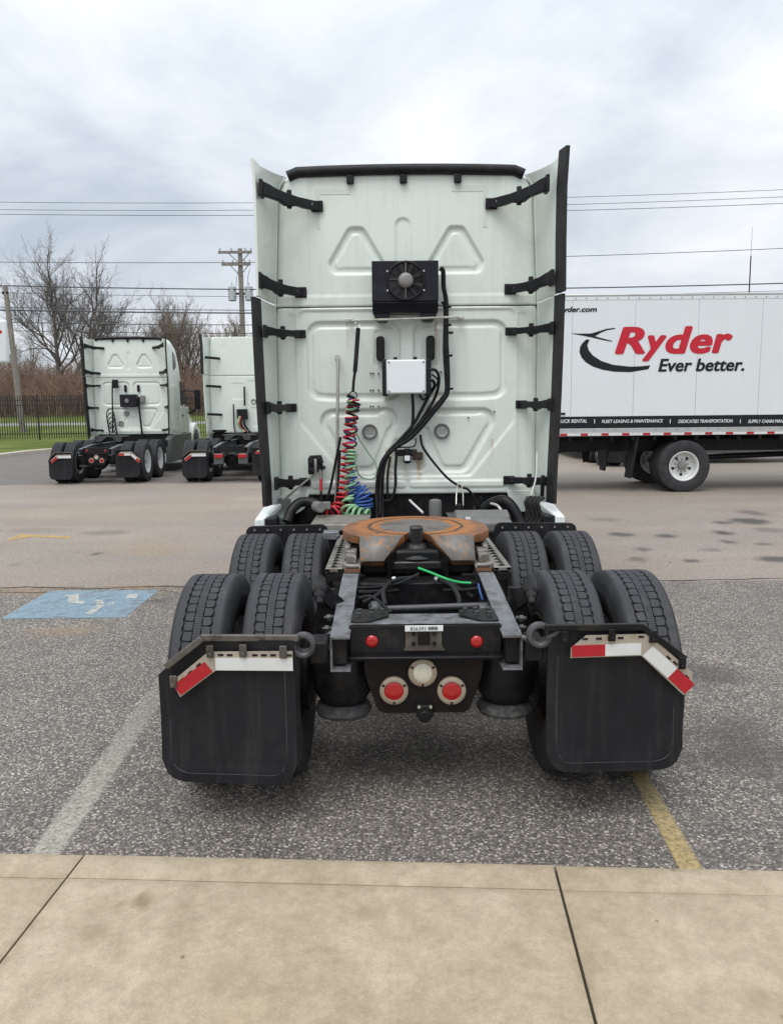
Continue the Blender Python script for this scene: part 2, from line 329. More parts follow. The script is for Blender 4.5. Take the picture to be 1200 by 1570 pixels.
    sv2 = N.new('ShaderNodeSeparateColor'); K.new(vo2.outputs['Color'], sv2.inputs[0])
    ramp = N.new('ShaderNodeValToRGB'); K.new(sv_.outputs[0], ramp.inputs[0]); el = ramp.color_ramp.elements
    el[0].position = 0.0; el[0].color = (0.030, 0.025, 0.021, 1); el[1].position = 1.0; el[1].color = (0.78, 0.715, 0.63, 1)
    for p, cc in ((0.35, (0.092, 0.077, 0.065)), (0.6, (0.18, 0.150, 0.125)), (0.85, (0.37, 0.325, 0.275))):
        q = el.new(p); q.color = (*cc, 1)
    ramp2 = N.new('ShaderNodeValToRGB'); K.new(sv2.outputs[0], ramp2.inputs[0]); el = ramp2.color_ramp.elements
    el[0].color = (0.05, 0.046, 0.042, 1); el[1].color = (0.42, 0.39, 0.355, 1)
    agg = mixc(0.3, ramp.outputs[0], ramp2.outputs[0])
    # binder between the stones
    dist = rng_(vo.outputs['Distance'], 0.3, 0.8, 0.0, 0.55)
    agg = mixc(dist, agg, (0.075, 0.070, 0.066))
    big = noise(0.55, 8, 0.6); mid = noise(2.2, 8, 0.65)
    k1 = rng_(big, 0.3, 0.7, 0.86, 1.14); k2 = rng_(mid, 0.3, 0.7, 0.92, 1.08)
    sc1 = N.new('ShaderNodeVectorMath'); sc1.operation = 'SCALE'; K.new(agg, sc1.inputs[0]); K.new(mth('MULTIPLY', k1, k2), sc1.inputs['Scale'])
    near = sc1.outputs[0]
    # older tan paving beyond the joint, with drifting sand colour
    ydist = mth('ADD', sp_.outputs['Y'], mth('MULTIPLY_ADD', mid, 0.22, -0.11))
    farf = rng_(ydist, 8.02, 8.16, 0, 0.85)
    tan_ = mixc(rng_(big, 0.35, 0.65, 0, 1), (0.35, 0.28, 0.215), (0.42, 0.355, 0.292))
    mpb = N.new('ShaderNodeMapping'); mpb.inputs['Scale'].default_value = (0.12, 1.3, 1); K.new(c.outputs['Object'], mpb.inputs[0])
    nb = N.new('ShaderNodeTexNoise'); nb.inputs['Scale'].default_value = 1.0; nb.inputs['Detail'].default_value = 7; K.new(mpb.outputs[0], nb.inputs['Vector'])
    tan_ = mixc(rng_(nb.outputs['Fac'], 0.38, 0.62, 0, 0.6), tan_, (0.29, 0.262, 0.235))
    tan2 = mixc(0.3, tan_, agg)
    col = mixc(farf, near, tan2)
    # darker newer parking bays far off
    bay = mth('MULTIPLY', rng_(mth('ADD', sp_.outputs['Y'], mth('MULTIPLY_ADD', big, 0.8, -0.4)), 18.1, 18.5, 0, 0.8), rng_(sp_.outputs['X'], 0.0, 1.0, 1, 0))
    col = mixc(bay, col, (0.135, 0.125, 0.12))
    a1 = N.new('ShaderNodeAttribute'); a1.attribute_name = 'ochre'
    col = mixc(mth('MULTIPLY', a1.outputs['Fac'], rng_(noise(14, 6), 0.35, 0.65, 0.3, 1)), col, (0.33, 0.21, 0.10))
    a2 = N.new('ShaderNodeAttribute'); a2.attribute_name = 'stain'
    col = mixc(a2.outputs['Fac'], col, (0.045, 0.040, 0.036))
    # small dark specks and gum spots
    vs_ = N.new('ShaderNodeTexVoronoi'); vs_.inputs['Scale'].default_value = 2.6; K.new(c.outputs['Object'], vs_.inputs['Vector'])
    col = mixc(rng_(vs_.outputs['Distance'], 0.035, 0.075, 0.65, 0), col, (0.05, 0.045, 0.04))
    K.new(col, b.inputs['Base Color'])
    K.new(mth('SUBTRACT', rng_(mid, 0.3, 0.7, 0.62, 0.8), mth('MULTIPLY', a2.outputs['Fac'], 0.25)), b.inputs['Roughness']); b.inputs['Specular IOR Level'].default_value = 0.4
    bp = N.new('ShaderNodeBump'); bp.inputs['Strength'].default_value = 0.8; bp.inputs['Distance'].default_value = 0.006
    K.new(mth('SUBTRACT', 1.0, vo.outputs['Distance']), bp.inputs['Height']); K.new(bp.outputs[0], b.inputs['Normal'])
    o = link('ground', me, m); structure(o); return o
GROUND = ground()

# cracks / paving joint as thin recess-coloured strips in the surface
def crack(pts, wd, name='crack'):
    P = smooth(pts, 10); rnd = random.Random(len(pts) * 7 + int(abs(pts[0][0]) * 10)); mb = MB(); vs = []
    for k, p in enumerate(P):
        j = rnd.uniform(-1, 1) * wd * 0.9; ww = wd * rnd.uniform(0.35, 1.0); z = gz(p[0], p[1]) + 0.004
        vs += [(p[0], p[1] + j - ww, z), (p[0], p[1] + j + ww, z)]
    mb.add(vs, [(2 * i, 2 * i + 2, 2 * i + 3, 2 * i + 1) for i in range(len(P) - 1)])
    return mb.build(name, 'crack_dark', GROUND)
mat('crack_dark', (0.05, 0.045, 0.04), 0.9, var=0.4, vs=20, dirt=(0.16, 0.14, 0.12), damt=0.8, ds=14, dlo=0.48)
crack([(1.9, 8.13), (3, 8.1), (4.2, 8.16), (5.5, 8.1), (7, 8.15), (9, 8.1)], 0.016)
crack([(-4.6, 8.06), (-3.9, 8.11), (-3.2, 8.02), (-2.6, 8.08), (-1.6, 8.05)], 0.018)
crack([(-4.8, 7.93), (-3.6, 7.88), (-2.5, 7.93), (-2.0, 7.62), (-1.6, 7.6)], 0.008)
crack([(-6, 16.9), (-3.5, 16.7), (-1.5, 16.8), (0, 16.7)], 0.01)

def paint(name, base, hold, scale=30, lo=0.42):
    m = bpy.data.materials.new(name); m.use_nodes = True; t = m.node_tree; N = t.nodes; K = t.links; b = N['Principled BSDF']; b.inputs['Roughness'].default_value = 0.7
    c = N.new('ShaderNodeTexCoord')
    n = N.new('ShaderNodeTexNoise'); n.inputs['Scale'].default_value = scale; n.inputs['Detail'].default_value = 8; n.inputs['Roughness'].default_value = 0.75; K.new(c.outputs['Object'], n.inputs['Vector'])
    v = N.new('ShaderNodeTexVoronoi'); v.inputs['Scale'].default_value = 105; K.new(c.outputs['Object'], v.inputs['Vector'])
    r = N.new('ShaderNodeMapRange'); r.inputs[1].default_value = lo; r.inputs[2].default_value = lo + 0.2; r.inputs[3].default_value = 0; r.inputs[4].default_value = hold; K.new(n.outputs['Fac'], r.inputs[0])
    s_ = N.new('ShaderNodeSeparateColor'); K.new(v.outputs['Color'], s_.inputs[0])
    q = N.new('ShaderNodeMapRange'); q.inputs[3].default_value = 0.65; q.inputs[4].default_value = 1.1; K.new(s_.outputs[0], q.inputs[0])
    mu = N.new('ShaderNodeVectorMath'); mu.operation = 'SCALE'; mu.inputs[0].default_value = base; K.new(q.outputs[0], mu.inputs['Scale'])
    K.new(mu.outputs[0], b.inputs['Base Color'])
    tr = N.new('ShaderNodeBsdfTransparent'); x = N.new('ShaderNodeMixShader'); wa = N.new('ShaderNodeAttribute'); wa.attribute_name = 'wear'; wm = N.new('ShaderNodeMath'); wm.operation = 'MULTIPLY'; K.new(r.outputs[0], wm.inputs[0]); K.new(wa.outputs['Fac'], wm.inputs[1]); K.new(wm.outputs[0], x.inputs[0]); K.new(tr.outputs[0], x.inputs[1]); K.new(b.outputs[0], x.inputs[2])
    K.new(x.outputs[0], N['Material Output'].inputs['Surface']); MATS[name] = m
paint('paint_yellow', (0.56, 0.43, 0.20), 0.78, 40, 0.30); paint('paint_white_worn', (0.60, 0.57, 0.48), 0.62, 40, 0.30)
paint('paint_blue', (0.31, 0.45, 0.55), 0.66, 5, 0.28); paint('paint_white_symbol', (0.62, 0.61, 0.54), 0.75, 12, 0.30); paint('paint_orange', (0.60, 0.40, 0.14), 0.8, 12, 0.32)
def flat(name, poly, m, lift=0.004):
    mb = MB(); vs = [(x, y, gz(x, y) + lift) for x, y in poly]; mb.add(vs, [tuple(range(len(vs)))])
    me = mb.mesh(name); a_ = me.attributes.new('wear', 'FLOAT', 'POINT'); a_.data.foreach_set('value', [1.0] * len(me.vertices)); return link(name, me, m, GROUND)
def G2(u, v, z=0.0): p = on(u, v, z); return (p.x, p.y)
def strip(name, pts, m):
    # pts: x, y, half width, paint left; edges worn thinner than the middle
    cols = (-1, -.72, -.35, 0, .35, .72, 1); vs, wr = [], []; P = []
    for (a, b) in zip(pts[:-1], pts[1:]):
        for k in range(10): P.append([a[i] + (b[i] - a[i]) * k / 10 for i in range(4)])
    P.append(list(pts[-1]))
    for (x, y, h, k) in P:
        for c in cols: vs.append((x + c * h, y, gz(x, y) + .004)); wr.append(k * (0.25 if abs(c) == 1 else 1))
    n = len(cols); mb = MB(); mb.add(vs, [(i * n + j, i * n + j + 1, (i + 1) * n + j + 1, (i + 1) * n + j) for i in range(len(P) - 1) for j in range(n - 1)])
    me = mb.mesh(name); a_ = me.attributes.new('wear', 'FLOAT', 'POINT'); a_.data.foreach_set('value', wr); return link(name, me, m, GROUND)
strip('painted_line', [(1.195, 2.6, .054, 1.0), (1.21, 2.95, .052, 1.0), (1.262, 3.8, .05, .65), (1.28, 5.0, .05, .35), (1.29, 8.0, .05, .2)], 'paint_yellow')
strip('painted_line', [(-1.50, 2.8, .075, 1.0), (-1.505, 3.15, .075, 1.0), (-1.54, 4.0, .075, .75), (-1.575, 4.6, .075, .45), (-1.60, 5.6, .07, .1), (-1.62, 6.8, .06, 0)], 'paint_white_worn')
flat('painted_pad', [(-3.60, 6.89), (-2.46, 6.89), (-2.45, 7.93), (-3.61, 7.93)], 'paint_blue')
for q in ([(95, 917), (122, 914), (120, 924), (131, 925), (127, 929), (103, 926), (106, 918)], [(150, 929), (162, 929), (140, 945), (131, 943)], [(146, 923), (158, 923), (160, 928), (148, 929)], [(197, 915), (213, 913), (210, 920), (192, 921)], [(165, 929), (175, 926), (176, 929), (168, 931)]):
    flat('painted_symbol', [G2(*p) for p in q], 'paint_white_symbol', 0.008)
flat('painted_arrow', [G2(u, v, 0.06) for u, v in ((32, 823), (108, 826), (108, 829), (50, 826.5), (12, 832), (12, 830))], 'paint_orange')

# sidewalk: slabs and kerb pieces on a dark bed
def sidewalk():
    m = bpy.data.materials.new('concrete'); m.use_nodes = True; t = m.node_tree; N = t.nodes; K = t.links; b = N['Principled BSDF']
    c = N.new('ShaderNodeTexCoord')
    def noise(s_, d=8, r=0.65):
        n = N.new('ShaderNodeTexNoise'); n.inputs['Scale'].default_value = s_; n.inputs['Detail'].default_value = d; n.inputs['Roughness'].default_value = r; K.new(c.outputs['Object'], n.inputs['Vector']); return n.outputs['Fac']
    def ramp(i, a, b_, ca, cb_):
        n = N.new('ShaderNodeValToRGB'); n.color_ramp.elements[0].position = a; n.color_ramp.elements[1].position = b_; n.color_ramp.elements[0].color = (*ca, 1); n.color_ramp.elements[1].color = (*cb_, 1); K.new(i, n.inputs[0]); return n.outputs[0]
    def mul(a, b_):
        n = N.new('ShaderNodeMix'); n.data_type = 'RGBA'; n.blend_type = 'MULTIPLY'; n.inputs['Factor'].default_value = 1; K.new(a, n.inputs['A']); K.new(b_, n.inputs['B']); return n.outputs['Result']
    base = ramp(noise(1.1), 0.32, 0.68, (0.37, 0.297, 0.205), (0.45, 0.378, 0.28))
    base = mul(base, ramp(noise(9, 9, 0.7), 0.35, 0.62, (0.84, 0.83, 0.80), (1.08, 1.08, 1.08)))
    base = mul(base, ramp(noise(300, 6, 0.75), 0.36, 0.60, (0.80, 0.79, 0.78), (1.12, 1.12, 1.12)))
    base = mul(base, ramp(noise(34, 9, 0.8), 0.36, 0.60, (0.88, 0.87, 0.85), (1.06, 1.06, 1.06)))
    vo = N.new('ShaderNodeTexVoronoi'); vo.inputs['Scale'].default_value = 4.5; K.new(c.outputs['Object'], vo.inputs['Vector'])
    base = mul(base, ramp(vo.outputs['Distance'], 0.02, 0.05, (0.5, 0.45, 0.4), (1, 1, 1)))
    at_ = N.new('ShaderNodeAttribute'); at_.attribute_name = 'stain'
    x = N.new('ShaderNodeMix'); x.data_type = 'RGBA'; K.new(at_.outputs['Fac'], x.inputs['Factor']); K.new(base, x.inputs['A']); x.inputs['B'].default_value = (0.19, 0.14, 0.075, 1)
    K.new(x.outputs['Result'], b.inputs['Base Color']); b.inputs['Roughness'].default_value = 0.85
    bp = N.new('ShaderNodeBump'); bp.inputs['Strength'].default_value = 0.35; bp.inputs['Distance'].default_value = 0.003; K.new(noise(140, 4), bp.inputs['Height']); K.new(bp.outputs[0], b.inputs['Normal'])
    MATS['concrete'] = m
    a = atan2(-0.173, 3.056); ux = Vector((cos(a), sin(a), 0)); uy = Vector((-sin(a), cos(a), 0))
    org = Vector((-1.243, 2.862, 0))                   # joint meets the lot edge here
    bed = MB()
    def q(s_, t_, z): p = org + ux * s_ + uy * t_; return (p.x, p.y, z)
    bed.add([q(-12, 0.0, -0.1), q(12, 0.0, -0.1), q(12, -4, -0.1), q(-12, -4, -0.1), q(-12, -0.004, 0.112), q(12, -0.004, 0.112), q(12, -4, 0.112), q(-12, -4, 0.112)], [(0, 1, 5, 4), (4, 5, 6, 7), (1, 2, 6, 5), (3, 0, 4, 7), (2, 3, 7, 6)])
    mat('joint_dark', (0.045, 0.036, 0.028), 0.95, var=0.3)
    root = structure(bed.build('sidewalk', 'joint_dark'))
    stains = [(222, 1380, 26, 0.75), (150, 1432, 26, 0.28), (560, 1402, 18, 0.38), (498, 1400, 14, 0.25), (285, 1405, 60, 0.18), (1170, 1535, 40, 0.25), (40, 1370, 30, .15), (470, 1340, 60, .12)]
    rs_ = random.Random(2)
    stains = [(on(u, v, 0.13), abs(on(u + r, v, .13).x - on(u, v, .13).x), k) for u, v, r, k in stains]
    def piece(name, s0, s1, t0, t1, k):
        g = 0.0055; gk = 0.002; rnd = random.Random(k); nx = max(2, int((s1 - s0) / 0.03)); ny = max(2, int(abs(t1 - t0) / 0.03))
        S = np.linspace(s0 + g, s1 - g, nx + 1); T = np.linspace(t0 + gk, t1 - gk, ny + 1); mb = MB(); vs = []; sv2_ = []
        z0 = 0.13 + rnd.uniform(-0.002, 0.002)
        for tt in T:
            for ss in S:
                ed = min(ss - S[0], S[-1] - ss, tt - T[0], T[-1] - tt); vs.append(q(ss, tt, z0 - (0.006 if ed < 1e-6 else 0)))
        A = np.array(vs); nz_ = 1.1 * (value_noise(A[:, 0] + 7, A[:, 1] + 3, 22, 4) - .5) + .8 * (value_noise(A[:, 0] + 7, A[:, 1] + 3, 60, 6) - .5); v = np.zeros(len(A))
        for (c_, r_, kk) in stains: v = np.maximum(v, kk * np.clip((1.2 - np.hypot(A[:, 0] - c_.x, A[:, 1] - c_.y) / r_ - nz_) / 0.9, 0, 1))
        edge = np.minimum.reduce([np.repeat(T - T[0], nx + 1), np.repeat(T[-1] - T, nx + 1), np.tile(S - S[0], ny + 1), np.tile(S[-1] - S, ny + 1)])
        v = np.maximum(v, .22 * np.clip(1 - edge / .035, 0, 1) * (nz_ + .8)); sv2_ = [float(k_) for k_ in np.clip(v, 0, 1)]
        fs = [(j * (nx + 1) + i, j * (nx + 1) + i + 1, (j + 1) * (nx + 1) + i + 1, (j + 1) * (nx + 1) + i) for j in range(ny) for i in range(nx)]
        b0 = len(vs); per = [i for i in range(nx + 1)] + [j * (nx + 1) + nx for j in range(1, ny + 1)] + [ny * (nx + 1) + i for i in range(nx - 1, -1, -1)] + [j * (nx + 1) for j in range(ny - 1, 0, -1)]
        for i in per: vs.append((vs[i][0], vs[i][1], -0.09)); sv2_.append(0)
        n = len(per)
        for i in range(n): fs.append((per[i], b0 + i, b0 + (i + 1) % n, per[(i + 1) % n]))
        mb.add(vs, fs); me = mb.mesh(name); at2 = me.attributes.new('stain', 'FLOAT', 'POINT'); at2.data.foreach_set('value', sv2_)
        link(name, me, 'concrete', root)
    k = 0
    for s0 in (-3.72, -1.86, 0.0, 1.86, 3.72):
        piece('kerb_stone', s0, s0 + 1.86, -0.145, 0.012, k); piece('slab', s0, s0 + 1.86, -2.6, -0.145, k + 50); k += 1
sidewalk()

# ================================================================== TRACTOR TRUCKS
def poly_sd(X, Z, poly):
    P = np.array(poly); n = len(P); d = np.full(X.shape, 1e9); s = np.ones(X.shape)
    for i in range(n):
        a = P[i]; b = P[i - 1]; ex, ez = b - a; wx = X - a[0]; wz = Z - a[1]
        t = np.clip((wx * ex + wz * ez) / (ex * ex + ez * ez), 0, 1); d = np.minimum(d, (wx - ex * t) ** 2 + (wz - ez * t) ** 2)
        c1 = Z >= a[1]; c2 = Z < b[1]; c3 = ex * wz > ez * wx
        flip = (c1 & c2 & c3) | (~c1 & ~c2 & ~c3); s = np.where(flip, -s, s)
    return s * np.sqrt(d)
def inset(poly, r):
    P = [Vector(p) for p in poly]; n = len(P); area = sum(P[i - 1].x * P[i].y - P[i].x * P[i - 1].y for i in range(n)); sg = 1 if area > 0 else -1; out_ = []
    for i in range(n):
        a, b, c = P[i - 1], P[i], P[(i + 1) % n]; d1 = (b - a).normalized(); d2 = (c - b).normalized()
        n1 = Vector((-d1.y, d1.x)) * sg; n2 = Vector((-d2.y, d2.x)) * sg; k = 1 + n1.dot(n2); out_.append(tuple(b + (n1 + n2) * (r / max(k, 0.2))))
    return out_
def recess(X, Z, poly, r, depth, wd):
    d = poly_sd(X, Z, inset(poly, r)) - r; t = np.clip(0.5 - d / wd, 0, 1); return depth * t * t * (3 - 2 * t)
WY, EY = 1.85, 1.39
ZTOP, ZSEAM, ZBOT = 3.865, 2.765, 1.13
def pw(*pts): return [(L(u, v, WY + 5)[0], L(u, v, WY + 5)[2]) for u, v in pts]
def mir(poly): return [(-x, z) for x, z in reversed(poly)]
def halfw(Z):
    base = 1.095 + 0.05 * np.clip((3.6 - Z) / 1.0, 0, 1)
    t = np.clip((Z - (ZTOP - 0.22)) / 0.22, 0, 1); base = base - 0.16 * (1 - np.sqrt(np.clip(1 - t * t, 0, 1))); return base
UP_TRI = [(-0.49, 3.428), (-0.37, 3.428), (-0.19, 3.13), (-0.225, 3.045), (-0.635, 3.045), (-0.67, 3.13)]
SLOT = [(-0.09, 3.50), (0.035, 3.50), (0.035, 3.0), (-0.09, 3.0)]
BIG = [(-0.94, 2.735), (0.94, 2.735), (0.94, 1.76), (0.56, 1.285), (-0.56, 1.285), (-0.94, 1.76)]
RECT = [(-0.87, 2.64), (-0.06, 2.64), (-0.06, 1.965), (-0.64, 1.965), (-0.87, 1.98)]
TRI = [(-0.75, 1.88), (-0.12, 1.88), (-0.09, 1.79), (-0.28, 1.32), (-0.52, 1.32), (-0.77, 1.75)]
def wall_panel(name, parent, z0, z1, res, variant, m):
    nx = int(2.4 / res); nz = int((z1 - z0) / res); u = np.linspace(-1, 1, nx + 1); zz = np.linspace(z0, z1, nz + 1); Un, Z = np.meshgrid(u, zz); Wd = halfw(Z); X = Un * Wd
    h = np.zeros_like(X); w_ = 0.022
    if variant == 'a':
        if z1 > 3:
            for p in (UP_TRI, mir(UP_TRI)): h += recess(X, Z, p, 0.055, 0.028, w_) + recess(X, Z, inset(p, 0.05), 0.035, -0.010, w_)
            h += recess(X, Z, SLOT, 0.06, 0.014, 0.022)
            h += recess(X, Z, [(-0.83, 3.95), (0.81, 3.95), (0.81, 2.5), (-0.83, 2.5)], 0.02, 0.006, 0.012)
            h += recess(X, Z, [(-2, 2.86), (2, 2.86), (2, 2.5), (-2, 2.5)], 0.0, -0.007, 0.03)
        else:
            h += recess(X, Z, BIG, 0.06, 0.014, 0.024)
            for p in (RECT, mir(RECT)):
                h += recess(X, Z, p, 0.11, 0.026, w_) + recess(X, Z, inset(p, 0.05), 0.07, -0.014, w_)
            for sx in (-1, 1): h += recess(X, Z, [(sx * 0.20 - 0.085, 2.565), (sx * 0.20 + 0.085, 2.565), (sx * 0.20 + 0.085, 2.25), (sx * 0.20 - 0.085, 2.25)], 0.03, 0.008, 0.014)
            for p in (TRI, mir(TRI)): h += recess(X, Z, p, 0.10, 0.028, w_) + recess(X, Z, inset(p, 0.055), 0.06, -0.014, w_)
            h += recess(X, Z, [(-0.86, 1.245), (-0.02, 1.245), (-0.02, 1.185), (-0.86, 1.185)], 0.025, -0.012, 0.02) + recess(X, Z, [(0.86, 1.245), (0.02, 1.245), (0.02, 1.185), (0.86, 1.185)], 0.025, -0.012, 0.02)
            h += recess(X, Z, [(-0.12, 1.62), (0.12, 1.62), (0.16, 1.33), (-0.16, 1.33)], 0.04, 0.010, 0.02)
            for sx in (-1, 1): h += recess(X, Z, [(sx * 1.0 - 0.03, 2.7), (sx * 1.0 + 0.03, 2.7), (sx * 1.0 + 0.03, 1.2), (sx * 1.0 - 0.03, 1.2)], 0.012, 0.006, 0.012)
    else:
        if z1 <= 3:
            for c in (0.28,): h += recess(X, Z, [(c - .32, 2.62), (c + .48, 2.62), (c + .48, 2.0), (c - .32, 2.0)], 0.03, 0.01, 0.03) + recess(X, Z, [(c - .25, 1.85), (c + .5, 1.85), (c + .5, 1.3), (c - .25, 1.3)], 0.04, 0.012, 0.03)
            h += recess(X, Z, [(-0.5, 2.55), (-0.15, 2.55), (-0.15, 2.1), (-0.5, 2.1)], 0.04, 0.01, 0.03)
    ed = np.clip((np.abs(X) - (Wd - 0.07)) / 0.07, 0, 1); Yv = WY + h + 0.07 * (1 - np.sqrt(np.clip(1 - (ed * 0.98) ** 2, 0, 1)))
    # press roll at the panel's ends
    lip = np.clip(1 - np.minimum(Z - z0, z1 - Z) / 0.012, 0, 1); Yv = Yv + 0.008 * lip ** 2
    V = np.stack([X, Yv, Z], -1).reshape(-1, 3); i = np.arange((nx + 1) * (nz + 1)).reshape(nz + 1, nx + 1)
    Fq = np.stack([i[:-1, :-1], i[:-1, 1:], i[1:, 1:], i[1:, :-1]], -1).reshape(-1, 4)
    me = bpy.data.meshes.new(name); me.from_pydata(V.tolist(), [], Fq.tolist()); me.update()
    if variant == 'a' and z1 < 3 and res < 0.015:
        ru = np.zeros_like(X); n_ = value_noise(X + 9, Z, 40, 5)
        for (x, ztop, ln, ww, k) in [(0.10, 1.50, 0.26, 0.034, 1.6), (0.13, 1.49, 0.16, 0.02, 1.0), (0.255, 2.66, 0.5, 0.016, 0.9), (-0.02, 1.45, 0.2, 0.04, 0.5), (-0.17, 1.55, 0.36, 0.05, 0.8), (0.75, 1.62, 0.2, 0.02, 0.5), (0.27, 2.05, 0.4, 0.05, 0.3), (-0.52, 2.66, 0.3, 0.012, 0.5)]:
            t = (ztop - Z) / ln; ru = np.maximum(ru, k * np.clip(1 - np.abs(X - x - 0.01 * (n_ - 0.5)) / ww, 0, 1) * np.clip(t * 12, 0, 1) * np.clip(1 - t, 0, 1) ** .6 * (0.5 + n_)); ru = np.clip(ru, 0, .8)
        a = me.attributes.new('rust', 'FLOAT', 'POINT'); a.data.foreach_set('value', ru.reshape(-1).astype(np.float32))
    for p in me.polygons: p.use_smooth = True
    me['sh'] = 1
    return link(name, me, m, parent)
def rust_white():
    m = MATS['white_paint'].copy(); m.name = 'white_paint_streaked'; t = m.node_tree; b = t.nodes['Principled BSDF']; src = b.inputs['Base Color'].links[0].from_socket
    a = t.nodes.new('ShaderNodeAttribute'); a.attribute_name = 'rust'; x = t.nodes.new('ShaderNodeMix'); x.data_type = 'RGBA'; t.links.new(a.outputs['Fac'], x.inputs['Factor']); t.links.new(src, x.inputs['A']); x.inputs['B'].default_value = (0.40, 0.22, 0.07, 1); t.links.new(x.outputs['Result'], b.inputs['Base Color'])
    MATS['white_paint_streaked'] = m
rust_white()

# ---- wheel meshes (axle along x; outer face towards +x)
R_T = 0.515
def lathe_x(mb, prof, n=72):
    vs = []; m = len(prof)
    for x, r in prof:
        for i in range(n): q = 2 * pi * i / n; vs.append((x, r * cos(q), r * sin(q)))
    mb.add(vs, [(k * n + i, k * n + (i + 1) % n, (k + 1) * n + (i + 1) % n, (k + 1) * n + i) for k in range(m - 1) for i in range(n)])
def tyre_mesh(fine=True):
    mb = MB(); T = R_T if not fine else 0.503
    side = [(0.100, .285), (0.118, .300), (0.132, .345), (0.140, .395), (0.141, .420), (0.139, .425), (0.139, .445), (0.135, .470), (0.129, .490), (0.1225, .506), (0.116, .5135), (0.108, .5155)]
    prof = side + ([(0.075, .5165), (0.073, T)] if fine else [(0.07, .515), (0.066, .505), (0.062, .505), (0.058, .515), (0.025, .516), (0.021, .506), (0.017, .506), (0.013, .516)])
    if fine: prof = side + [(0.100, .512), (0.096, T)]
    lathe_x(mb, prof + [(-x, r) for x, r in reversed(prof)], 96 if fine else 48); return mb.mesh('tyre')
def tread_mesh():
    mb = MB(); NP = 62; p = 2 * pi / NP; r1, r0 = 0.5165, 0.4985
    def P(a, v, r): return (v, r * cos(a), r * sin(a))
    def block(poly, a0):
        n = len(poly); vs = [P(a0 + u * p, v, r1) for u, v in poly] + [P(a0 + (u - 0.5) * p * 1.04 + 0.5 * p, v + (0.0015 if v > cen else -0.0015), r0) for u, v in poly]
        mb.add(vs, [tuple(range(n))] + [(i, n + i, n + (i + 1) % n, (i + 1) % n) for i in range(n)])
    for sgn in (1, -1):
        for k in range(NP):
            a0 = k * p + (0.5 * p if sgn < 0 else 0)
            poly = [(0.06, 0.024), (0.94, 0.021), (0.95, 0.048), (0.86, 0.060), (0.5, 0.0635), (0.20, 0.062), (0.07, 0.052)]; cen = 0.043 * sgn
            block([(u, v * sgn) for u, v in poly], a0)
    for k in range(NP * 4):
        cen = 0; w0 = 0.0175 + 0.0012 * sin(k * pi / 2); block([(u * 0.25, v) for u, v in ((0.05, -w0), (0.95, -w0), (0.95, w0), (0.05, w0))], k * p / 4)
    n = NP * 4
    for sgn in (1, -1):
        vs = []
        for k in range(n):
            a = 2 * pi * k / n; ph = (k % 4) / 4 + (0.5 if sgn < 0 else 0); vi = 0.0715 + 0.0035 * sin(2 * pi * ph)
            vs += [P(a, vi * sgn, r0), P(a, vi * sgn, r1), P(a, 0.108 * sgn, 0.5155)]
        mb.add(vs, [(3 * k + j, 3 * ((k + 1) % n) + j, 3 * ((k + 1) % n) + j + 1, 3 * k + j + 1) for k in range(n) for j in (0, 1)])
    return mb.mesh('tread')
def rim_mesh(holes=True):
    mb = MB()
    # deep dish dual rim seen from outside (+x): flange, barrel, disc with hand holes, hub
    lathe_x(mb, [(0.118, .298), (0.122, .288), (0.112, .280), (0.095, .262), (0.0, .250), (-0.09, .262), (-0.112, .285), (-0.118, .298)], 40)
    lathe_x(mb, [(-0.01, .252), (-0.025, .235), (-0.035, .205)], 40)
    n = 40; r0, r1 = .205, .150          # ring with five hand holes
    for i in range(n):
        if i % 8 in (3, 4): continue
        q0, q1 = 2 * pi * i / n, 2 * pi * (i + 1) / n
        mb.add([(-0.035, r0 * cos(q0), r0 * sin(q0)), (-0.035, r0 * cos(q1), r0 * sin(q1)), (-0.028, r1 * cos(q1), r1 * sin(q1)), (-0.028, r1 * cos(q0), r1 * sin(q0))], [(0, 1, 2, 3)])
    lathe_x(mb, [(-0.028, .150), (-0.022, .100), (-0.022, .085)], 40)
    return mb.mesh('wheel_rim')
def hub_mesh():
    mb = MB(); lathe_x(mb, [(-0.022, .09), (0.035, .082), (0.05, .07), (0.055, .045), (0.07, .04), (0.072, .001)], 24)
    for k in range(10):
        q = 2 * pi * k / 10; c = (0, .125 * cos(q), .125 * sin(q)); mb.cyl((-0.03, c[1], c[2]), (0.008, c[1], c[2]), 0.017, 0.015, 6)
    return mb.mesh('hub')
TY_F, TY_C, TREAD, RIM, HUB = tyre_mesh(True), tyre_mesh(False), tread_mesh(), rim_mesh(), hub_mesh()
for me, m in ((TY_F, 'tyre_rubber'), (TY_C, 'tyre_rubber'), (TREAD, 'tread_rubber'), (HUB, 'fan_grey')): me.materials.append(MATS[m])
RIM_RUST = RIM.copy(); RIM_RUST.materials.append(MATS['rust_brown']); RIM.materials.append(MATS['rim_white'])
def wheel(parent, x, y, z, out, fine, spin=0.0, rust=False, hub=True, s=1.0):
    w_ = link('wheel', RIM_RUST if rust else RIM, None, parent); w_.location = (x, y, z); w_.rotation_euler = (spin, 0, 0) if out > 0 else (spin, 0, pi); w_.scale = (s, s, s)
    link('tyre', TY_F if fine else TY_C, None, w_)
    if fine: link('tread', TREAD, None, w_, kind='stuff')
    if hub: link('hub', HUB, None, w_)
    return w_

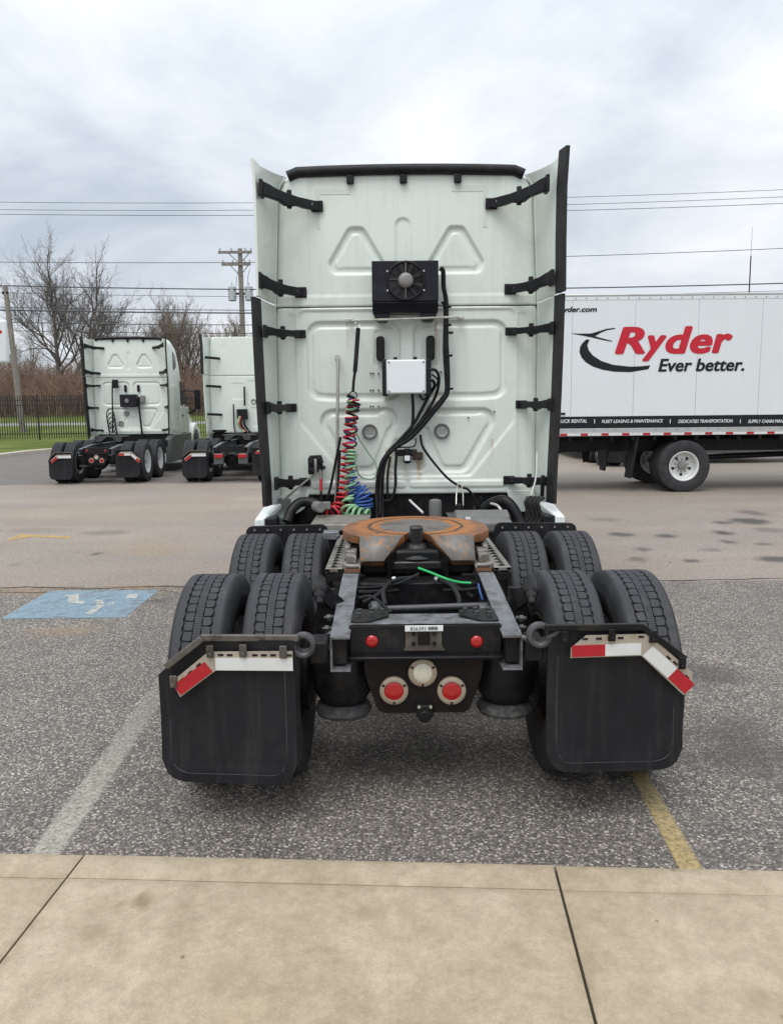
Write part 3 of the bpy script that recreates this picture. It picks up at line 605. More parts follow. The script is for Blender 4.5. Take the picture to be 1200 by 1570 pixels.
# ---- generic tractor; local coordinates, x across, y forward, z up
def cab_shell(root):
    st = [(0.02, 1.08, 1.12, 3.845, .15), (0.10, 1.13, 1.12, 3.87, .17), (0.45, 1.19, 1.10, 3.90, .24), (0.85, 1.20, 1.00, 3.80, .30), (1.25, 1.18, .95, 3.50, .36), (1.6, 1.14, .95, 3.14, .36), (1.95, 1.10, .95, 2.74, .32), (2.3, 1.06, .92, 2.36, .26), (2.6, 1.04, .90, 2.0, .2), (3.4, 1.0, .80, 1.84, .24), (4.1, .94, .75, 1.64, .28), (4.5, .86, .75, 1.35, .28), (4.58, .80, .8, 1.25, .26)]
    vs = []; K_ = 8
    for (y, w_, zb, zt, r) in st:
        ring = [(-w_, zb), (w_, zb)]
        for j in range(K_ + 1): a = pi / 2 * j / K_; ring.append((w_ - r + r * cos(a), zt - r + r * sin(a)))
        for j in range(K_ + 1): a = pi / 2 + pi / 2 * j / K_; ring.append((-w_ + r + r * cos(a), zt - r + r * sin(a)))
        vs += [(x, WY + y, z) for x, z in ring]
    n = 2 + 2 * (K_ + 1); m = len(st)
    mb = MB(); mb.add(vs, [(k * n + i, k * n + (i + 1) % n, (k + 1) * n + (i + 1) % n, (k + 1) * n + i) for k in range(m - 1) for i in range(n)] + [tuple((m - 1) * n + i for i in range(n))])
    body = mb.build('cab', 'white_paint', root, ang=50)
    for s in (-1, 1):
        wn_ = MB(); wn_.yz(rpoly([(WY + 1.35, 1.98), (WY + 2.15, 1.98), (WY + 2.2, 2.2), (WY + 1.8, 2.72), (WY + 1.35, 2.72)], .06), s * 1.10, s * 1.20); wn_.build('side_window', 'glass_dark', root, 0.01)
        rw = MB(); rw.yz(rpoly([(WY + 0.45, 2.98), (WY + 0.80, 3.1), (WY + 0.78, 3.42), (WY + 0.45, 3.55)], .05), s * 1.15, s * 1.206); rw.build('roof_window', 'glass_dark', root, 0.006)
        dr = MB(); dr.yz(rpoly([(WY + 1.28, 1.12), (WY + 2.42, 1.12), (WY + 2.42, 1.92), (WY + 1.28, 1.92)], .05), s * 1.08, s * 1.196); d = dr.build('door', 'white_paint', root, 0.012)
        h = MB(); h.bb(s * 1.19, s * 1.215, WY + 1.36, WY + 1.52, 1.62, 1.68); h.build('handle', 'black_plastic', d, 0.004)
        pn = MB(); pn.yz(rpoly([(WY + 0.25, 1.2), (WY + 0.85, 1.2), (WY + 0.85, 2.55), (WY + 0.25, 2.55)], .08), s * 1.10, s * 1.204); pn.build('locker_door', 'white_paint', root, 0.012)
        mi = MB(); mi.box((s * 1.52, WY + 2.35, 2.15), (0.20, 0.12, 0.62)); mi.tube([(s * 1.05, WY + 2.4, 1.72), (s * 1.3, WY + 2.38, 1.74), (s * 1.48, WY + 2.36, 1.9)], 0.035, 8, 4); mi.tube([(s * 1.08, WY + 2.2, 2.45), (s * 1.3, WY + 2.35, 2.42), (s * 1.48, WY + 2.36, 2.36)], 0.022, 8, 4); mi.build('mirror', 'black_plastic', root, 0.02)
        sk = MB(); sk.yz(rpoly([(WY - 0.40, 0.32), (WY + 2.5, 0.30), (WY + 2.5, 1.10), (WY - 0.02, 1.10), (WY - 0.40, 1.00)], .04), s * 1.05, s * 1.235); sk.build('side_skirt', 'skirt_grey', root, 0.015)
        st_ = MB(); st_.bb(s * 1.20, s * 1.26, WY + 1.3, WY + 2.45, 0.68, 0.74); st_.build('step', 'black_plastic', root, 0.01)
        fd = MB(); arch = [(WY + 3.55 + 0.62 * cos(a), 0.55 + 0.62 * sin(a)) for a in np.linspace(pi, 0.05, 14)]; arch2 = [(WY + 3.55 + 0.80 * cos(a), 0.55 + 0.85 * sin(a)) for a in np.linspace(0.05, pi, 14)]
        fd.yz(arch + arch2, s * 0.72, s * 1.19); fd.build('fender', 'white_paint', root, 0.04, 3)
        wheel(root, s * 1.04, WY + 3.55, R_T, s, False)
        hl = MB(); hl.box((s * 0.80, WY + 4.5, 1.02), (0.34, 0.2, 0.2)); hl.build('headlight', 'lens_clear', root, 0.03)
    bm_ = MB(); bm_.bb(-1.1, 1.1, WY + 4.4, WY + 4.75, 0.35, 0.80); bm_.build('bumper', 'skirt_grey', root, 0.08, 3)
    ws = MB(); ws.add([(-0.95, WY + 2.57, 2.06), (0.95, WY + 2.57, 2.06), (0.98, WY + 1.98, 2.74), (-0.98, WY + 1.98, 2.74)], [(0, 1, 2, 3)]); o = ws.build('windscreen', 'glass_dark', root); sm_ = o.modifiers.new('thick', 'SOLIDIFY'); sm_.thickness = 0.06
    return body
def extender(root, s, rub_up=True, rub_lo=True):
    # side extender: upper fairing and lower fairing, thin sheets curving out from the cab corner
    def sheet(name, zs, xo, yo, zt=None):
        mb = MB(); vs = []; nt_ = 8; th = 0.022
        for k, z in enumerate(zs):
            for j in range(nt_ + 1):
                t = j / nt_; hw = float(halfw(np.array(z))) - 0.004; x = hw + (xo[k] - hw) * (t ** 0.75); y = (WY + 0.05) + (yo[k] - WY - 0.05) * t
                zz = z + (zt(t) if (zt and k == len(zs) - 1) else 0)
                vs.append((s * x, y, zz)); 
        n0 = len(vs)
        for k, z in enumerate(zs):
            for j in range(nt_ + 1):
                v = vs[k * (nt_ + 1) + j]; vs.append((v[0] + s * th, v[1] + 0.006, v[2]))
        m = nt_ + 1; q = []
        for k in range(len(zs) - 1):
            for j in range(nt_): a = k * m + j; q += [(a, a + 1, a + m + 1, a + m), (n0 + a, n0 + a + m, n0 + a + m + 1, n0 + a + 1)]
            a = k * m; q.append((a, a + m, n0 + a + m, n0 + a)); a = k * m + nt_; q.append((a, n0 + a, n0 + a + m, a + m))
        for j in range(nt_):
            q.append((j, n0 + j, n0 + j + 1, j + 1)); a = (len(zs) - 1) * m + j; q.append((a, a + 1, n0 + a + 1, n0 + a))
        mb.add(vs, q); return mb.build(name, 'white_paint', root, 0.003)
    up = sheet('roof_extender', [2.80, 3.1, 3.4, 3.6, 3.68, 3.74, 3.78, 3.81, 3.83], [1.205, 1.20, 1.20, 1.20, 1.202, 1.205, 1.208, 1.212, 1.215], [EY] * 9, lambda t: 0.03 * (1 - t) + 0.035 * max(0, t - 0.75) * 4)
    zs = [1.12, 1.3, 1.6, 2.0, 2.4, 2.785]; xo = [1.165, 1.168, 1.178, 1.192, 1.20, 1.205]
    lo = sheet('side_extender', zs, xo, [EY + 0.03] * 6)
    def rub(zs_, xs, y, parent, wd, name='rubber_edge'):
        mb = MB(); vs = []
        for z, x in zip(zs_, xs): vs += [(s * (x - 0.012), y + 0.03, z), (s * (x + 0.032), y + 0.03, z), (s * (x + 0.052), y - wd, z), (s * (x + 0.018), y - wd, z)]
        q = []
        for k in range(len(zs_) - 1):
            for j in range(4): q.append((4 * k + j, 4 * k + (j + 1) % 4, 4 * k + 4 + (j + 1) % 4, 4 * k + 4 + j))
        q += [(3, 2, 1, 0), tuple(4 * (len(zs_) - 1) + j for j in range(4))]
        mb.add(vs, q); mb.build(name, 'rubber_edge', parent, 0.004)
    if rub_up: rub([2.80, 3.2, 3.6, 3.9], [1.205, 1.20, 1.20, 1.215], EY, up, 0.10)
    if rub_lo: rub([1.09] + zs[1:], xo, EY + 0.03, lo, 0.10)
    return up, lo
BR = [((401, 289), (486, 316), (838, 282), (753, 312), 0.098), ((399, 430), (461, 448), (845, 426), (782, 443), 0.094), ((407, 508), (460, 512), (845, 503), (783, 508), 0.074), ((411, 625), (446, 625), (843, 620), (799, 620), 0.076), ((424, 741), (467, 739), (842, 738), (780, 736), 0.08)]
def brackets(root, fine=True):
    for k, (a, b, c, d, h) in enumerate(BR):
        for (p, q, s) in ((a, b, -1), (c, d, 1)):
            P = L(*p, EY + 5.06); Q = L(*q, WY + 4.985); mb = MB(); dirx = (Q - P).normalized(); mid = P.lerp(Q, 0.48) + Vector((0, -0.01, -0.012 if k < 2 else 0))
            ln = (Q - P).length; ez = Vector((0, 0, 1)); nrm = dirx.cross(ez).normalized() * 0.024
            arch = .16 * h if k < 2 else 0
            prof = [(0, -.55), (0, .62), (.10, .60), (.24, .46), (.45, .44), (.62, .40), (.80, .42), (1.0, .40), (1.03, .28), (1.03, -.28), (1.0, -.40), (.74, -.42), (.62, -.36), (.50, -.62), (.40, -.66), (.30, -.44), (.12, -.50)]
            fpt = lambda t, q_: P + dirx * (ln * t) + ez * (q_ * h * (.92 if k < 2 else .86) - arch * sin(pi * min(1, max(0, t))) * (1 if k < 2 else 0))
            mb.prism(prof, lambda t, q_: fpt(t, q_) + nrm, lambda t, q_: fpt(t, q_) - nrm)
            mb.box(P, (0.03, 0.10, h * 1.35)); mb.box(Q + Vector((-s * -0.0, 0.0, 0)), (0.10, 0.018, h * 0.95)) if fine else None
            if fine: mb.cyl(mid + Vector((0, 0.02, -h * 0.75)), mid + Vector((0, 0.02, h * 0.75)), 0.022, n=10)
            o = mb.build('bracket', 'black_plastic', root, 0.006 if fine else 0)
            if fine:
                for t in (0.90, 0.55):
                    bp_ = P.lerp(Q, t) + Vector((0, -0.03 if t < .8 else -0.018, 0 if t > .8 else -h * 0.4)); bt = MB(); bt.cyl(bp_ + Vector((0, 0.02, 0)), bp_ - Vector((0, 0.012, 0)), 0.014, 0.012, 8); bt.build('bolt', 'fan_grey' if t > .8 else 'black_metal', o)
def roof_trim(root, fine=True):
    mb = MB(); pts = []
    for t in np.linspace(-1, 1, 25):
        x = 1.0 * t; z = 3.875 + 0.02 * (1 - t * t) - (0.03 * max(0, abs(t) - 0.93) / 0.07); pts.append((x, WY - 0.01, z))
    mb.tube(pts, 0.044, 12, 1); o = mb.build('roof_seal', 'black_plastic', root)
    for x in (-0.47, -0.02, 0.44):
        t_ = MB(); t_.box((x, WY - 0.02, 3.815), (0.062, 0.035, 0.075)); t_.build('seal_tab', 'black_plastic', o, 0.008)
def flap_outline(w_=0.615):
    # local to the flap: p from inner (0) to outer (w_), z absolute
    return rpoly([(0, 0.925), (0.42 * w_ / .615, 0.925), (w_, 0.755), (w_, 0.262), (0, 0.258)], [0.004, 0.01, 0.01, 0.12, 0.12], 8)
def mudflap(root, s, fine=True):
    x0 = 0.53 if s > 0 else 0.58
    dz = (0.0 if s > 0 else -0.035) - (0.0 if fine else 0.10)
    tilt = 0 if s > 0 else 0.03
    def bend(p, z): 
        # slight belly and curl of the rubber
        return -0.0 + 0.03 * sin((z - 0.2) * 4) * (1 - tilt) + (0.05 * (p / 0.6 - 0.5) if s < 0 else 0.015 * (p / .6))
    def X(p): return s * (x0 + p)
    y0 = -1.75
    poly = flap_outline(); nx, nz = (24, 26) if fine else (14, 8)
    # grid the outline: clip columns between lower and upper edge
    ps = np.linspace(0.0, 0.615, nx + 1); P2 = poly + [poly[0]]
    def span(p):
        zz = []
        for (a, b), (c, d) in zip(P2[:-1], P2[1:]):
            if (a - p) * (c - p) <= 0 and abs(a - c) > 1e-9: zz.append(b + (d - b) * (p - a) / (c - a))
        return min(zz), max(zz)
    mb = MB(); vs = []
    for layer in (0, 1):
        for p in ps:
            lo, hi = span(min(max(p, 0.0015), 0.6135))
            for k in range(nz + 1):
                z = lo + (hi - lo) * k / nz; emb = 0
                if layer == 0:
                    dd = min(p, 0.615 - p, z - lo); emb = -0.004 if 0.045 < dd < 0.055 else 0
                vs.append((X(p), y0 + bend(p, z) + emb + (0.010 if layer else 0), z + dz))
    m = nz + 1; N0 = len(vs) // 2; q = []
    for i in range(nx):
        for k in range(nz): a = i * m + k; q += [(a, a + 1, a + m + 1, a + m), (N0 + a, N0 + a + m, N0 + a + m + 1, N0 + a + 1)]
        for k in (0, nz): a = i * m + k; q.append((a, a + m, N0 + a + m, N0 + a))
    for i in (0, nx):
        for k in range(nz): a = i * m + k; q.append((a, a + 1, N0 + a + 1, N0 + a))
    mb.add(vs, q); fl = mb.build('mud_flap', 'flap_rubber', root)
    yb = y0 - 0.012
    if fine:
        ins = 0.045; rp = [(ins, 0.80)] + [(ins, z) for z in (0.6, 0.42)] + [(ins + .004, .36), (ins + .025, .318), (ins + .07, .302)] + [(p, .302) for p in (.2, .3, .42)] + [(.615 - ins - .07, .304), (.615 - ins - .025, .322), (.615 - ins - .004, .364), (.615 - ins, .42), (.615 - ins, .55)]
        rm = MB(); rm.tube([(X(p), y0 + bend(p, z) - .0005, z + dz) for p, z in rp], .0035, 6, 4); rm.build('moulded_rim', 'rim_rubber', fl)
    br = MB(); zt = 0.932 + dz
    br.beam((s * (x0 - 0.02), yb + 0.01, zt), (X(0.41), yb + 0.01 + (0.02 if s < 0 else 0), zt), 0.022, 0.030); br.beam((X(0.40), yb + 0.01, zt + 0.002), (X(0.60 if s > 0 else 0.565), yb + 0.02, zt - (0.152 if s > 0 else 0.126)), 0.022, 0.030)
    hg = br.build('flap_hanger', 'black_metal' if s > 0 else 'hanger_worn', root, 0.005)
    if fine:
        # coil spring between the hanger and the frame
        sp = MB(); c = Vector((s * (x0 - 0.035), yb + 0.06, zt - 0.045)); pts = []
        for k in range(60):
            a = -pi / 2 + 2 * pi * 2.3 * k / 59; pts.append(c + Vector((s * 0.042 * sin(a + pi), 0.055 * k / 59 - 0.03, 0.042 * cos(a + pi))))
        sp.tube([(s * (x0 + 0.08), yb + 0.02, zt)] + pts + [(s * (x0 - 0.10), yb + 0.10, zt - 0.07), (s * 0.44, yb + 0.12, zt - 0.08)], 0.0135, 8, 2); sp.build('hanger_spring', 'spring_grey', hg)
    # reflective tape plate
    def P(p, z): return (X(p), yb - 0.006 + bend(p, z) * 0.6, z + dz)
    def tape(name, p0, z0, p1, z1, h, m, parent, lift=0.004):
        d = Vector((p1 - p0, z1 - z0)); n_ = Vector((-d.y, d.x)).normalized() * h; c = [(p0, z0), (p1, z1), (p1 + n_.x, z1 + n_.y), (p0 + n_.x, z0 + n_.y)]
        t = MB(); t.prism(c, lambda p, z: Vector(P(p, z)) + Vector((0, 0.004, 0)), lambda p, z: Vector(P(p, z)) - Vector((0, lift, 0))); return t.build(name, m, parent)
    if s > 0:
        pl = MB(); c = [(0.095, 0.795), (0.405, 0.80), (0.60, 0.615), (0.635, 0.665), (0.635, 0.72), (0.43, 0.90), (0.16, 0.897), (0.095, 0.84)]
        pl.prism(c, lambda p, z: Vector(P(p, z)) + Vector((0, 0.006, 0)), lambda p, z: Vector(P(p, z))); plate = pl.build('tape_plate', 'tan_plate', fl)
        tape('reflective_tape', 0.10, 0.800, 0.245, 0.803, 0.052, 'tape_red', plate); tape('reflective_tape', 0.245, 0.803, 0.402, 0.806, 0.052, 'tape_white', plate)
        tape('reflective_tape', 0.412, 0.800, 0.525, 0.697, 0.060, 'tape_white', plate); tape('reflective_tape', 0.525, 0.697, 0.605, 0.622, 0.060, 'tape_red', plate)
        bolts = [(0.065, 0.878), (0.27, 0.885), (0.45, 0.875), (0.585, 0.752)]; slots = [(0.155, .882, 0), (0.215, .882, 0), (0.31, .884, 0), (0.40, .888, 0), (0.525, .79, 1), (0.555, .765, 1), (0.61, .70, 1)]
    else:
        pl = MB(); c = [(0.005, 0.790), (0.335, 0.79), (0.345, 0.79), (0.51, 0.665), (0.545, 0.735), (0.375, 0.875), (0.005, 0.880)]
        pl.prism(c, lambda p, z: Vector(P(p, z)) + Vector((0, 0.006, 0)), lambda p, z: Vector(P(p, z))); plate = pl.build('tape_plate', 'tan_plate', fl)
        tape('reflective_tape', 0.005, 0.792, 0.345, 0.792, 0.056, 'tape_white', plate); tape('reflective_tape', 0.360, 0.785, 0.505, 0.675, 0.056, 'tape_red', plate)
        bolts = [(0.045, 0.865), (0.22, 0.87), (0.365, 0.865), (0.535, 0.725)]; slots = [(0.02, .862, 0), (0.09, .862, 0), (0.13, .862, 0), (0.17, .862, 0), (0.28, .862, 0), (0.32, .862, 0), (0.42, .815, 1), (0.46, .78, 1), (0.50, .745, 1)]
    if fine:
        for (p, z, tl) in slots:
            t = MB(); a = 0.62 * s * tl * 1.2; t.box(Vector(P(p, z)) - Vector((0, 0.001, 0)), (0.024, 0.004, 0.009), Matrix.Rotation(a, 3, 'Y')); t.build('slot', 'black_metal', plate)
        for (p, z) in bolts:
            t = MB(); c = Vector(P(p, z)); t.box(c + Vector((0, -0.006, 0.014)), (0.032, 0.012, 0.055)); t.cyl(c, c - Vector((0, 0.022, 0)), 0.011, n=8); t.build('clamp', 'black_metal' if s > 0 else 'hanger_worn', hg, 0.003)
    return fl
def rail(root, s, fine=True):
    pts = [(-1.66, 0.870, 0.160), (-1.26, 0.905, 0.20), (-0.74, 0.945, 0.27), (0.3, 0.95, 0.27), (2.4, 0.95, 0.27), (5.8, 0.90, 0.25)]; mb = MB(); t = 0.009; w_ = 0.09; xo = 0.432; vs = []
    for (y, z, d) in pts:
        sec = [(xo, z), (xo, z - d), (xo - w_, z - d), (xo - w_, z - d + t), (xo - t, z - d + t), (xo - t, z - t), (xo - w_, z - t), (xo - w_, z)]
        vs += [(s * x, y, zz) for x, zz in sec]
    n = 8; mb.add(vs, [(k * n + i, k * n + (i + 1) % n, (k + 1) * n + (i + 1) % n, (k + 1) * n + i) for k in range(len(pts) - 1) for i in range(n)])
    mb.add([vs[i] for i in range(8)], [(0, 1, 4, 5), (1, 2, 3, 4), (0, 5, 6, 7)])
    return mb.build('frame_rail', 'frame_grey', root, 0.002)
def lamp(root, x, z, y, m):
    b = MB(); b.lathe((x, y + 0.012, z), (x, y - 0.014, z), [(0, 0.066), (0.5, 0.068), (0.85, 0.066), (1.0, 0.060), (1.0, 0.047), (0.75, 0.045)], 32, False); bz = b.build('lamp_bezel', 'bezel', root)
    l = MB(); l.lathe((x, y, z), (x, y - 0.013, z), [(0, 0.0465), (0.55, 0.0455), (0.85, 0.036), (0.97, 0.018), (1.0, 0.002)], 28); l.build('lens', m, bz)
    for k in range(3):
        a = pi / 2 + pi * (1 if True else 0) + 2 * pi * k / 3; c = Vector((x + 0.057 * cos(a), y - 0.012, z + 0.057 * sin(a))); q = MB(); q.box(c, (0.013, 0.008, 0.010), Matrix.Rotation(-a, 3, 'Y')); q.build('clip', 'black_metal', bz)
def airbag(root, s):
    x = s * 0.395; y = -1.38; mb = MB()
    mb.lathe((x, y, 0.76), (x, y, 0.47), [(0, 0.09), (0.03, 0.128), (0.18, 0.142), (0.55, 0.146), (0.80, 0.140), (0.93, 0.118), (1.0, 0.10)], 32); o = mb.build('air_spring', 'black_paint', root)
    pd = MB(); pd.lathe((x, y, 0.475), (x, y, 0.405), [(0, 0.095), (0.3, 0.13), (0.65, 0.138), (0.9, 0.128), (1, 0.10)], 32); pd.build('piston', 'piston_dust', o)
def fifth_wheel(root, rusty):
    m1 = 'fifth_rust' if rusty else 'black_metal'; z = 1.135; tl = RAD(2.0)
    # top plate outline (x, y), throat open to the rear
    arc = [(0.455 * cos(a), -0.14 + 0.40 * sin(a)) for a in np.linspace(0.0, pi, 25)]
    right = [(0.335, -0.575), (0.34, -0.43), (0.40, -0.37), (0.455, -0.25)]; left = [(-x, y) for x, y in reversed(right)]
    throat = [(-0.20, -0.575), (-0.13, -0.49), (-0.075, -0.41), (-0.045, -0.32), (0.045, -0.32), (0.075, -0.41), (0.13, -0.49), (0.20, -0.575)]
    poly = right + arc + left + throat
    def zt(x, y): return z + (y + 0.14) * math.tan(tl) - (0.115 * max(0, (-0.42 - y) / 0.155) ** 1.0 if y < -0.42 else 0)
    # grid fill: triangulate by strips in y
    import bmesh
    bm = bmesh.new(); res = 0.02; ys = np.arange(-0.575, 0.2601, res)
    def inside(x, y):
        c = False; n = len(poly)
        for i in range(n):
            a, b = poly[i], poly[i - 1]
            if (a[1] > y) != (b[1] > y) and x < (b[0] - a[0]) * (y - a[1]) / (b[1] - a[1]) + a[0]: c = not c
        return c
    vsb = [bm.verts.new((x, y, 0)) for x, y in poly]; f = bm.faces.new(vsb); bmesh.ops.triangulate(bm, faces=[f]); 
    for yy in (-0.42, -0.50, -0.34, -0.2, -0.05, 0.1):
        bmesh.ops.bisect_plane(bm, geom=bm.verts[:] + bm.edges[:] + bm.faces[:], plane_co=(0, yy, 0), plane_no=(0, 1, 0))
    for v in bm.verts: v.co.z = zt(v.co.x, v.co.y)
    me = bpy.data.meshes.new('plate'); bm.to_mesh(me); bm.free(); bmfix(me)
    if me.polygons[0].normal.z < 0: me.flip_normals()
    o = link('fifth_wheel', me, m1, root); sm_ = o.modifiers.new('thick', 'SOLIDIFY'); sm_.thickness = 0.05; sm_.offset = -1; bv = o.modifiers.new('bevel', 'BEVEL'); bv.width = 0.008; bv.segments = 2; bv.limit_method = 'ANGLE'; bv.angle_limit = RAD(40)
    if rusty:
        for s in (-1, 1):
            # worn grey ramps and side skirts
            r_ = MB(); r_.add([(s * 0.197, -0.582, 1.004), (s * 0.337, -0.582, 1.004), (s * 0.342, -0.43, 1.1275), (s * 0.088, -0.43, 1.1275), (s * 0.135, -0.495, 1.072)], [(0, 1, 2, 3, 4)])
            e = r_.build('ramp', 'ramp_grey', o); q = e.modifiers.new('thick', 'SOLIDIFY'); q.thickness = 0.012; q.offset = 1
            sk = MB(); sk.yz([(-0.40, 1.06), (0.1, 1.09), (0.1, 1.02), (-0.25, 0.98), (-0.40, 1.0)], s * 0.40, s * 0.435); sk.build('skirt', 'worn_steel', o, 0.01)
        # throat side walls, greasy jaw
        tw = MB(); 
        for s in (-1, 1): tw.add([(s * 0.18, -0.58, 1.02), (s * 0.18, -0.58, 0.90), (s * 0.035, -0.27, 0.96), (s * 0.035, -0.27, 1.09), (s * 0.06, -0.41, 1.09)], [(0, 1, 2, 3, 4)])
        tw.build('throat_wall', 'grease_black', o)
        jw = MB(); jw.bb(-0.04, 0.04, -0.41, -0.33, 0.95, 1.175); jw.build('lock_jaw', 'grease_black', o, 0.012)
        jb = MB(); jb.lathe((0, -0.38, 1.075), (0, -0.38, 0.99), [(0, 0.06), (0.6, 0.11), (1, 0.15)], 20); jb.bb(-0.19, 0.19, -0.52, -0.25, 0.93, 0.985); jb.build('jaw_housing', 'grease_black', o, 0.012)
        sd_ = MB(); sd_.bb(-0.34, 0.34, -0.5, 0.1, 0.90, 1.05); sd_.build('saddle', 'black_metal', root, 0.02)
    return o
def fifth_mats():
    m = bpy.data.materials.new('fifth_rust'); m.use_nodes = True; t = m.node_tree; N = t.nodes; K = t.links; b = N['Principled BSDF']
    c = N.new('ShaderNodeTexCoord'); mp_ = N.new('ShaderNodeMapping'); mp_.inputs['Location'].default_value = (0, 0.10, -1.135); K.new(c.outputs['Object'], mp_.inputs[0])
    ln = N.new('ShaderNodeVectorMath'); ln.operation = 'LENGTH'; K.new(mp_.outputs[0], ln.inputs[0])
    nz = N.new('ShaderNodeTexNoise'); nz.inputs['Scale'].default_value = 9; nz.inputs['Detail'].default_value = 9; nz.inputs['Roughness'].default_value = 0.7; K.new(c.outputs['Object'], nz.inputs['Vector'])
    w_ = N.new('ShaderNodeMath'); w_.operation = 'MULTIPLY_ADD'; w_.inputs[1].default_value = 0.07; K.new(nz.outputs['Fac'], w_.inputs[0]); K.new(ln.outputs['Value'], w_.inputs[2])
    r = N.new('ShaderNodeValToRGB'); K.new(w_.outputs[0], r.inputs[0]); el = r.color_ramp.elements
    el[0].position = 0.0; el[0].color = (0.17, 0.158, 0.15, 1); el[1].position = 0.62; el[1].color = (0.10, 0.06, 0.04, 1)
    for p, cc in ((0.255, (0.165, 0.15, 0.14)), (0.272, (0.36, 0.14, 0.04)), (0.315, (0.40, 0.155, 0.04)), (0.325, (0.05, 0.035, 0.028)), (0.338, (0.06, 0.04, 0.03)), (0.35, (0.34, 0.135, 0.04)), (0.40, (0.37, 0.145, 0.045)), (0.45, (0.22, 0.10, 0.05)), (0.52, (0.33, 0.13, 0.04))):
        q = el.new(p); q.color = (*cc, 1)
    n2 = N.new('ShaderNodeTexNoise'); n2.inputs['Scale'].default_value = 6.5; n2.inputs['Detail'].default_value = 12; n2.inputs['Roughness'].default_value = 0.7; K.new(c.outputs['Object'], n2.inputs['Vector'])
    q = N.new('ShaderNodeMapRange'); q.inputs[1].default_value = 0.5; q.inputs[2].default_value = 0.62; q.inputs[3].default_value = 0; q.inputs[4].default_value = 0.85; K.new(n2.outputs['Fac'], q.inputs[0])
    x = N.new('ShaderNodeMix'); x.data_type = 'RGBA'; K.new(q.outputs[0], x.inputs['Factor']); K.new(r.outputs[0], x.inputs['A']); x.inputs['B'].default_value = (0.095, 0.062, 0.045, 1)
    K.new(x.outputs['Result'], b.inputs['Base Color']); b.inputs['Roughness'].default_value = 0.55; b.inputs['Metallic'].default_value = 0.15
    MATS['fifth_rust'] = m
    mat('ramp_grey', (0.19, 0.18, 0.165), 0.5, metal=0.2, var=0.25, vs=14, streak=(0.42, 0.19, 0.06), samt=0.9, dirt=(0.10, 0.085, 0.075), damt=0.6, ds=8)
    mat('grease_black', (0.012, 0.011, 0.011), 0.35, var=0.4, vs=25, bump=0.6, bs=45)
fifth_mats()
